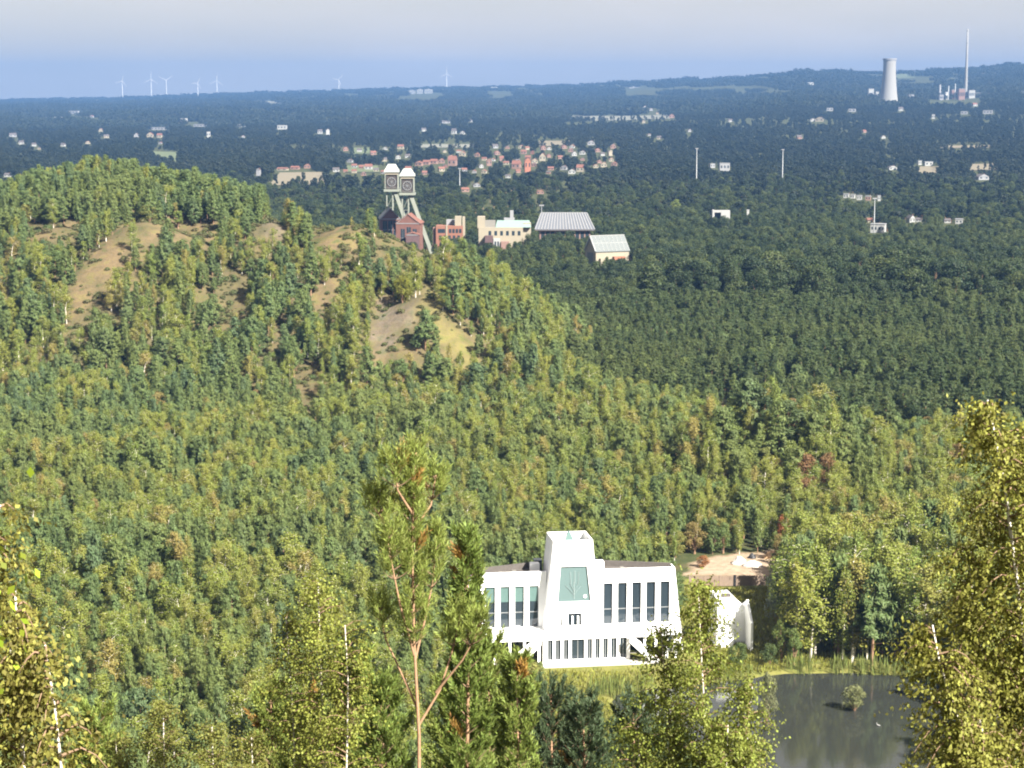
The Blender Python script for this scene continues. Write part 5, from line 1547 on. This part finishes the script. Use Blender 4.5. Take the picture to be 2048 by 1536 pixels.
# ------------------------------------------------------------------ single odd-coloured trees and bushes
def solo(kind, px, py, h, wide, cols, name, label, cat, y0=250.0, seed=0, tall=1.0):
    p = ground(px, py, y0); p[2] = max(p[2], -0.15)
    mat = leafmat(name + '_leaves', cols, None)
    key = 'solo%d' % seed; M[key] = mat
    if kind == 'pine': cr, tr = pine_mesh(900 + seed, 11, 2.6, 0.1, key)
    elif kind == 'birch': cr, tr = birch_mesh(900 + seed, 12, 2.6, 0.08, key, 2800)
    elif kind == 'bush': cr, tr = broad_mesh(900 + seed, 15, 7.0, 0.0, key, 3000, 24, 0.75)
    else: cr, tr = broad_mesh(900 + seed, 15, 4.4, 0.08, key, 3000, 26, 0.55)
    b = {'pine': 11.0, 'birch': 12.0}.get(kind, 15.0)
    s = h / b
    e = empty(name, (p[0], p[1], p[2] - .1), seed * 1.3, (s * wide, s * wide, s)); tag(e, label, cat)
    link('crown', cr, e); link('trunk', tr, e)
    return e
solo('broad', 1567, 1100, 8.5, .75, [(0.272, 0.104, 0.040), (0.304, 0.128, 0.048)], 'orange_tree', 'rust-orange dead tree standing above the right end of the yard', 'tree', seed=1)
solo('broad', 1610, 1030, 15, .85, [(0.160, 0.088, 0.040), (0.192, 0.112, 0.048)], 'brown_tree', 'brown-tinged tree, left of two, at the foot of the hill', 'tree', seed=2)
solo('broad', 1655, 1020, 14, .8, [(0.176, 0.104, 0.044), (0.152, 0.096, 0.040)], 'brown_tree', 'brown-tinged tree, right of two, at the foot of the hill', 'tree', seed=3)
solo('broad', 1650, 1070, 8, 1.0, [(0.040, 0.096, 0.036), (0.048, 0.104, 0.040)], 'green_tree', 'deep green tree just below the two brown trees', 'tree', seed=4)
solo('broad', 1560, 1280, 15, .75, [(0.176, 0.200, 0.136), (0.208, 0.232, 0.160)], 'silver_tree', 'silvery grey-green poplar at the left end of the trees beyond the pond', 'tree', seed=5)
solo('bush', 805, 606, 9.5, .8, [(0.152, 0.160, 0.020), (0.176, 0.168, 0.024)], 'yellow_bush', 'bright yellow-green bush high on the right of the hill', 'bush', 430, seed=6)
solo('bush', 1708, 1438, 4.6, 1.0, [(0.152, 0.168, 0.072), (0.176, 0.184, 0.080)], 'pond_bush', 'pale green willow bush standing in the pond', 'bush', seed=7)
solo('bush', 1533, 1458, 8.2, .5, [(0.160, 0.168, 0.080), (0.136, 0.152, 0.068)], 'bank_willow', 'pale grey-green willow on the left shore of the pond', 'bush', seed=8)
solo('bush', 1405, 1135, 2.8, 1.2, [(0.272, 0.128, 0.048), (0.240, 0.120, 0.048)], 'rust_bush', 'rust-coloured low bush at the left of the sandy yard', 'bush', 380, seed=9)
solo('broad', 1575, 905, 14, 1.5, [(0.080, 0.108, 0.040), (0.092, 0.112, 0.040)], 'pale_tree', 'rounded light green tree on the knoll at the right foot of the hill, right one', 'tree', 430, seed=10)
solo('broad', 1520, 880, 14, 1.1, [(0.068, 0.096, 0.040), (0.076, 0.100, 0.040)], 'pale_tree', 'rounded light green tree on the knoll at the right foot of the hill, left one', 'tree', 430, seed=11)
solo('bush', 1310, 1300, 4.6, .7, [(0.264, 0.264, 0.192), (0.240, 0.248, 0.160)], 'pale_shrub', 'whitish shrub in front of the right wing, left one', 'shrub', seed=12)
solo('bush', 1352, 1296, 5.2, .7, [(0.272, 0.264, 0.200), (0.240, 0.240, 0.160)], 'pale_shrub', 'whitish shrub in front of the right wing, right one', 'shrub', seed=13)
solo('bush', 1475, 1330, 4.2, 1.0, [(0.072, 0.104, 0.032), (0.080, 0.112, 0.032)], 'shore_bush', 'green bush on the shore below the white annex', 'bush', seed=14)
solo('bush', 1540, 1330, 4.0, 1.0, [(0.064, 0.096, 0.036), (0.080, 0.104, 0.032)], 'shore_bush', 'green bush on the shore below the silvery poplar', 'bush', seed=15)
solo('bush', 1425, 1340, 3.0, 1.0, [(0.096, 0.120, 0.028), (0.112, 0.128, 0.032)], 'shore_bush', 'yellowish bush on the shore between the white building and the annex', 'bush', seed=16)
solo('birch', 925, 590, 13, 1.3, [(0.136, 0.144, 0.036), (0.120, 0.136, 0.036)], 'hill_birch', 'tall yellow-green birch on the hill crest below the brick mine building', 'birch tree', 430, seed=17)

# ------------------------------------------------------------------ reeds and bank grass
def blades(name, pts, h0, h1, w, cols, label, cat, spread=0.35):
    r = np.random.default_rng(len(pts))
    n = len(pts); h = r.uniform(h0, h1, n)
    A = np.column_stack([r.normal(size=(n, 2)) * spread, np.ones(n)])
    C = np.column_stack([pts, terrain(pts[:, 0], pts[:, 1])]) + unit(A) * (h / 2)[:, None]
    V, F = leaves(C, A, h, r.uniform(.6, 1.2, n) * w, r)
    mat = leafmat(name + '_blades', cols, None, transl=0.4, island=0.4)
    tag(link(name, mesh_np(name, V, F, mat)), label, cat, kind='stuff')
Q = rng.uniform([-25, 285], [95, 420], (90000, 2))
dsh = poly_dist(Q[:, 0], Q[:, 1], POND_W); ins = inside_poly(Q[:, 0], Q[:, 1], POND_W)
qz = terrain(Q[:, 0], Q[:, 1]); qpx, qpy, _ = project(Q[:, 0], Q[:, 1], qz)
n3 = fbm(Q[:, 0] / 5, Q[:, 1] / 5, 81, 2)
rd = (dsh < 1.0 + 5.5 * (n3 - 0.25)) & ~(ins & (dsh > 1.6)) & ((qpx > 1660) | (n3 > 0.55))
blades('reeds', Q[rd], 1.6, 3.3, 0.2, [(0.128, 0.152, 0.040), (0.160, 0.168, 0.048)], 'tall green reeds along the pond shore', 'reeds', .12)
foot = (Q[:, 0] > -12) & (Q[:, 0] < 36) & (Q[:, 1] > 333) & (Q[:, 1] < 358)
gr = ~ins & ~rd & ~foot & (qpx > 1040) & (qpx < 1700) & (qpy > 1178)
blades('bank_grass', Q[gr], 0.35, 1.15, 0.22, [(0.136, 0.152, 0.024), (0.184, 0.176, 0.032)], 'yellow-green rough grass between the white building and the pond', 'grass')

# ------------------------------------------------------------------ foreground trees with real leaves and needles
def grow_leafy(name, label, cat, stems, Lmax, step, leaf, cols, seed, droop=0.9, t0=0.1, r0=0.05, per=9, bark='birchbark'):
    r = np.random.default_rng(seed)
    S = [np.array([atY(*q) for q in st]) for st in stems]
    bx, by = S[0][0][0], S[0][0][1]; bz = gz(bx, by)
    base = np.array([bx, by, bz])
    R = empty(name, tuple(base)); tag(R, label, cat)
    tb, bb = MB(), MB()
    P, A, NN = [], [], []
    for k, st in enumerate(S):
        foot = np.array([st[0][0] + 0.1 * k, st[0][1], gz(st[0][0], st[0][1]) - .2])
        pts = np.vstack([foot, st]) - base
        seg = np.r_[0, np.cumsum(np.linalg.norm(np.diff(pts, axis=0), axis=1))]
        tot = seg[-1]; f0 = seg[1]
        rr = r0 * (1 if k == 0 else .65)
        tb.tube([tuple(q) for q in pts], [rr * (1 - 0.9 * s / tot) + .004 for s in seg], 7)
        s = f0 * 0.75
        while s < tot:
            t = max(0, (s - f0 * .75) / (tot - f0 * .75))
            o = np.array([np.interp(s, seg, pts[:, i]) for i in range(3)])
            L = Lmax * (0.35 + 0.9 * (1 - t) ** 0.7) * r.uniform(.6, 1.15)
            a = r.uniform(0, 6.283); d = np.array([math.cos(a), math.sin(a), 0])
            q = np.linspace(0, 1, 8)[:, None]
            path = o + d * L * q + np.array([0, 0, 1.0]) * L * (0.85 * q - droop * q ** 2)
            bb.tube([tuple(path[i]) for i in (0, 3, 5, 7)], [.012, .008, .005, .002], 4)
            for i in range(1, 8):
                for tw in range(2):
                    tl = r.uniform(.12, .38) * (0.5 + Lmax)
                    dd = unit(d * r.uniform(0, .6) + r.normal(size=3) * .5 + np.array([0, 0, -droop * .9 + .25]))
                    m = per
                    u = np.linspace(.1, 1, m)[:, None]
                    P.append(path[i] + dd * tl * u + r.normal(size=(m, 3)) * leaf * .6)
                    A.append(dd * .6 + r.normal(size=(m, 3)) * .6 + np.array([0, 0, -.5]))
                    out = path[i] - np.array([np.interp(path[i][2], pts[:, 2], pts[:, 0]), np.interp(path[i][2], pts[:, 2], pts[:, 1]), path[i][2]])
                    NN.append(np.broadcast_to(unit(out) + np.array([0, 0, .3]), (m, 3)) + r.normal(size=(m, 3)) * .7)
            s += step * r.uniform(.7, 1.3)
    P, A, NN = np.concatenate(P), np.concatenate(A), np.concatenate(NN)
    V, F = leaves(P, A, r.uniform(.75, 1.2, len(P)) * leaf, r.uniform(.5, .8, len(P)) * leaf, r, NN)
    mat = leafmat(name + '_leaf_%d' % seed, cols, None, transl=0.4, island=0.55)
    tb.build('trunk', M[bark], R, True); tag(bb.build('twigs', M['twig'], R), kind='stuff'); link('crown', mesh_np('leaf_crown', V, F, mat), R)
    print(name, len(F)); return R
M['twig'] = plain('brown_twigs', (0.17, 0.11, 0.07), 0.9, .2, 5)
BIRCH = [(.200, .190, .032), (.175, .172, .034)]
grow_leafy('birch_tree', 'tall birch with yellowing leaves and a pale leaning trunk at the right edge', 'birch tree',
           [[(2100, 1640, 17), (2052, 1310, 17), (2026, 1100, 17), (2008, 960, 17), (1975, 800, 17)],
            [(2040, 1600, 17), (1985, 1400, 17.2), (1950, 1250, 17.3), (1935, 1090, 17.3)],
            [(1960, 1640, 16.6), (1930, 1480, 16.6), (1880, 1330, 16.6), (1865, 1250, 16.6)],
            [(2120, 1500, 17.5), (2090, 1200, 17.5), (2060, 900, 17.5), (2050, 850, 17.5)],
            [(2000, 1700, 16.4), (1985, 1560, 16.4), (1960, 1440, 16.4)]], 0.58, 0.055, 0.044, BIRCH, 21, 1.1, r0=.045, per=13)
grow_leafy('birch_tree', 'near birch with drooping yellowish leaves at the lower left edge', 'birch tree',
           [[(-150, 1700, 12), (-90, 1350, 12), (-40, 1120, 12), (0, 1010, 12)],
            [(60, 1700, 12.4), (45, 1500, 12.4), (40, 1330, 12.4), (30, 1180, 12.4)],
            [(140, 1700, 12.2), (125, 1560, 12.2), (110, 1420, 12.2), (90, 1290, 12.2)]], 0.42, 0.055, 0.042, [(.195, .18, .04), (.175, .165, .042)], 22, 1.3, r0=.035, per=8)
grow_leafy('birch_tree', 'slim leafy yellow-green birch in front of the pond and the right wing', 'birch tree',
           [[(1420, 1660, 28), (1412, 1480, 28), (1402, 1300, 28), (1396, 1165, 28)],
            [(1340, 1660, 28.5), (1338, 1480, 28.5), (1330, 1360, 28.5), (1322, 1262, 28.5)],
            [(1480, 1660, 28), (1490, 1530, 28), (1500, 1420, 28), (1505, 1370, 28)],
            [(1285, 1660, 28.4), (1280, 1560, 28.4), (1276, 1450, 28.4)], [(1450, 1660, 27.6), (1452, 1560, 27.6), (1456, 1450, 27.6)]], 0.60, 0.055, 0.05, [(.175, .19, .033), (.155, .175, .033)], 23, .7, r0=.03, per=10)
grow_leafy('birch_tree', 'bushy yellow-green birch left of the tall foreground pine', 'birch tree',
           [[(650, 1640, 33), (648, 1480, 33), (640, 1300, 33), (636, 1165, 33)],
            [(590, 1640, 33.5), (588, 1480, 33.5), (580, 1340, 33.5), (572, 1235, 33.5)],
            [(690, 1640, 32.5), (694, 1500, 32.5), (696, 1360, 32.5), (690, 1250, 32.5)]], 0.75, 0.07, 0.056, [(.175, .19, .036), (.19, .195, .038)], 24, .6, r0=.05, per=7)
for k, (px, tp, lab) in enumerate([(326, 1400, 'olive-brown birch at lower left, tallest of the four above the bottom edge'), (424, 1450, 'olive-brown birch at lower left, second from the bushy birch'),
                                   (503, 1475, 'olive-brown birch at lower left, next to the bushy birch'), (232, 1480, 'olive-brown birch at lower left, nearest to the left-edge birch')]):
    grow_leafy('birch_tree', lab, 'birch tree', [[(px, 1700, 46), (px + 3, 1560, 46), (px, tp, 46)]], 0.9, 0.09, 0.07, [(.13, .135, .03), (.15, .14, .034)], 251 + k, .5, r0=.05, per=8)

def grow_pine(name, label, cat, stems, Lmax, step, cols, seed, bare=None, needles=26, nl=0.085, shoots=6, brown=0.0, nw=.018, up=1.0):
    """stems: list of (points from the foot up, foliage from this fraction on)"""
    r = np.random.default_rng(seed)
    S = [(np.array([atY(*q) for q in st]), f) for st, f in stems]
    bx, by = S[0][0][0][0], S[0][0][0][1]; base = np.array([bx, by, gz(bx, by)])
    R = empty(name, tuple(base)); tag(R, label, cat)
    tb, bb = MB(), MB(); C, D, BR = [], [], []
    for k, (st, f) in enumerate(S):
        pts = st - base
        if k == 0: pts = np.vstack([[0, 0, -.2], pts])
        seg = np.r_[0, np.cumsum(np.linalg.norm(np.diff(pts, axis=0), axis=1))]; tot = seg[-1]
        r0 = (.055 if k == 0 else .022) if len(S) > 3 else .075
        tb.tube([tuple(q) for q in pts], [r0 * (1 - .85 * s / tot) + .006 for s in seg], 7)
        s = tot * f
        while s < tot:
            t = (s - tot * f) / (tot * (1 - f) + 1e-6)
            o = np.array([np.interp(s, seg, pts[:, i]) for i in range(3)])
            nb = r.integers(3, 6); a0 = r.uniform(0, 6.28)
            for b in range(nb):
                a = a0 + 6.283 * b / nb + r.normal() * .3
                L = Lmax * (.25 + .85 * (1 - t) ** .8) * r.uniform(.6, 1.15)
                d = np.array([math.cos(a), math.sin(a), .45 + .5 * t])
                q = np.linspace(0, 1, 5)[:, None]
                path = o + d * L * q + np.array([0, 0, 1]) * L * .25 * q ** 2
                bb.tube([tuple(path[i]) for i in (0, 2, 4)], [.014, .01, .004], 4)
                br = r.random() < brown
                for i in range(shoots):
                    u = r.uniform(.3, 1); p = np.array([np.interp(u, q[:, 0], path[:, j]) for j in range(3)])
                    C.append(p); D.append(unit(d * .7 + np.array([0, 0, .9 * up]) + r.normal(size=3) * .4)); BR.append(br)
                C.append(path[4]); D.append(unit(d * .7 + np.array([0, 0, .9 * up]))); BR.append(br)
            s += step * r.uniform(.75, 1.25)
        C.append(pts[-1]); D.append(np.array([0, 0, 1.0])); BR.append(False)
    C, D, BR = np.array(C), np.array(D), np.array(BR)
    n = len(C); m = needles
    sl = r.uniform(.2, .42, n)
    u = np.tile(np.linspace(0, 1, m), n); ci = np.repeat(np.arange(n), m)
    Pn = C[ci] + D[ci] * (sl[ci] * u)[:, None]
    perp = unit(np.cross(D[ci], r.normal(size=(n * m, 3))))
    dirn = unit(D[ci] * r.uniform(.8, 1.5, n * m)[:, None] + perp * .7)
    ln = r.uniform(.75, 1.2, n * m) * nl
    V, F = leaves(Pn + dirn * (ln / 2)[:, None], dirn, ln, nw, r)
    for flag, cc, nm in ((False, cols, 'needles'), (True, [(0.272, 0.152, 0.040), (0.224, 0.136, 0.040)], 'dry_needles')):
        sel = np.repeat(BR[ci] == flag, 1)
        if not sel.any(): continue
        vv = V.reshape(-1, 4, 3)[sel].reshape(-1, 3); ff = np.arange(len(vv)).reshape(-1, 4)
        mat = leafmat(nm + '_%d' % seed, cc, None, transl=0.3, island=.4)
        link('crown' if not flag else 'dry_needles', mesh_np(nm, vv, ff, mat), R)
    tb.build('trunk', M['pinebark'], R, True); tag(bb.build('twigs', M['twig'], R), kind='stuff')
    print(name, len(F)); return R
M['pinebark'] = plain('orange_pine_bark', (0.24, 0.145, 0.085), 0.95, .5, 22)
PG = [(.135, .18, .04), (.165, .20, .044)]
Y = 38
grow_pine('pine_tree', 'tall near pine with bare orange trunk and brown inner twigs left of the building', 'pine tree', [
    ([(838, 1560, Y), (838, 1470, Y), (828, 1280, Y), (824, 1080, Y), (828, 960, Y), (832, 905, Y)], .70),
    ([(828, 1310, Y), (800, 1210, Y - .2), (782, 1120, Y - .3), (772, 1060, Y - .3)], .62),
    ([(830, 1320, Y), (852, 1230, Y + .2), (866, 1160, Y + .3), (872, 1080, Y + .3)], .60),
    ([(838, 1450, Y), (880, 1380, Y + .1), (905, 1300, Y + .2), (922, 1225, Y + .3)], .72),
    ([(872, 1385, Y), (925, 1320, Y - .2), (950, 1275, Y - .3), (962, 1240, Y - .3)], .70),
    ([(836, 1420, Y), (800, 1340, Y + .3), (772, 1280, Y + .5), (757, 1215, Y + .5)], .75),
    ([(826, 1090, Y), (775, 1055, Y + .2), (740, 1000, Y + .3)], .6), ([(826, 1060, Y), (862, 1010, Y + .2), (872, 950, Y + .3)], .6), ([(826, 1030, Y), (795, 980, Y - .2), (790, 930, Y - .3)], .6),
], .27, .21, [(.165, .205, .045), (.19, .22, .05)], 31, brown=.06, shoots=3, nl=.15, needles=26, nw=.016, up=1.9)
def stand(px, top, Y, w):
    return [([(px, 1700, Y), (px + 4, (1700 + top) / 2, Y), (px + 2, top, Y)], .02)]
for i, (px, tp, Y, w, lab) in enumerate([
        (932, 1085, 46, .62, 'narrow green pine right beside the tall near pine, touching the left wing'), (1032, 1335, 52, .9, 'green pine reaching the lower left corner of the white building'),
        (700, 1330, 50, 1.1, 'bushy low pine below the yellow-green birch, left of the bare trunk'), (760, 1390, 47, 1.0, 'low pine at the bottom just left of the bare orange trunk'),
        (905, 1385, 49, 1.1, 'low pine at the bottom right of the bare orange trunk'), (975, 1300, 54, 1.0, 'spreading pine at the bottom between the bare trunk and the grass bank'),
        (1165, 1430, 58, 1.3, 'dark low pine at the bottom below the grass bank'), (1265, 1425, 60, 1.2, 'dark low pine at the bottom left of the slim birch'),
        (610, 1420, 52, 1.1, 'low pine at the bottom below the bushy birch'), (1100, 1390, 62, 1.2, 'dark pine top at the bottom, below the left end of the grass bank'),
        (540, 1400, 56, 1.0, 'low pine at the bottom left of the bushy birch'), (190, 1440, 50, 1.0, 'low pine at the bottom right of the near left birch'), (1340, 1480, 55, 1.0, 'dark low pine at the bottom under the slim birch')]):
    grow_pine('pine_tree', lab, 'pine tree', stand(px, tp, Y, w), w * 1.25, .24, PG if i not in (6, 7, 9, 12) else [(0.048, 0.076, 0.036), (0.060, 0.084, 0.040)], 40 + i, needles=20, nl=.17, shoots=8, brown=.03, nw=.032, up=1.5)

grow_leafy('sapling', 'lime-green sapling leaves poking in at the left edge, nearest of all', 'sapling',
           [[(-240, 1700, 5), (-170, 1350, 5), (-95, 1170, 5), (-58, 1060, 5)]], 0.07, 0.03, 0.03, [(.20, .26, .02), (.22, .28, .025)], 61, .5, r0=.008, per=2, bark='twig')

def water_bird():
    p = flat_ground(1757, 1452, -0.05)
    ring = [(-.34, .10, .01), (-.30, .13, .05), (-.15, .12, .13), (.05, .11, .15), (.20, .13, .12), (.27, .20, .07), (.28, .32, .045), (.29, .42, .045), (.33, .47, .06), (.40, .46, .035), (.46, .44, .012)]
    m = MB(); n = 10
    for x, z, r in ring:
        for k in range(n):
            a = 6.283 * k / n; m.v.append((x, r * math.cos(a), z + r * math.sin(a) * .85))
    for i in range(len(ring) - 1):
        for k in range(n):
            a = i * n + k; b = i * n + (k + 1) % n; m.f.append((a, b, b + n, a + n))
    tag(m.build('water_bird', M['white'], None, True, tuple(p), 2.4), 'small white water bird on the pond right of the willow bush', 'bird')
water_bird()

# ------------------------------------------------------------------ haze
hb = MB(); hb.box(-6400, 6400, -320, 16200, -8, 335)
hm, HN, HL = newmat('air')
ho = HN.new('ShaderNodeOutputMaterial'); hv = HN.new('ShaderNodeVolumePrincipled')
hv.inputs['Color'].default_value = (0.108, 0.222, 0.465, 1)
hv.inputs['Density'].default_value = 0.000076
hv.inputs['Anisotropy'].default_value = 0.0
HL.new(hv.outputs['Volume'], ho.inputs['Volume'])
tag(hb.build('haze', hm), 'blue summer haze over the whole plain', 'haze', kind='stuff')
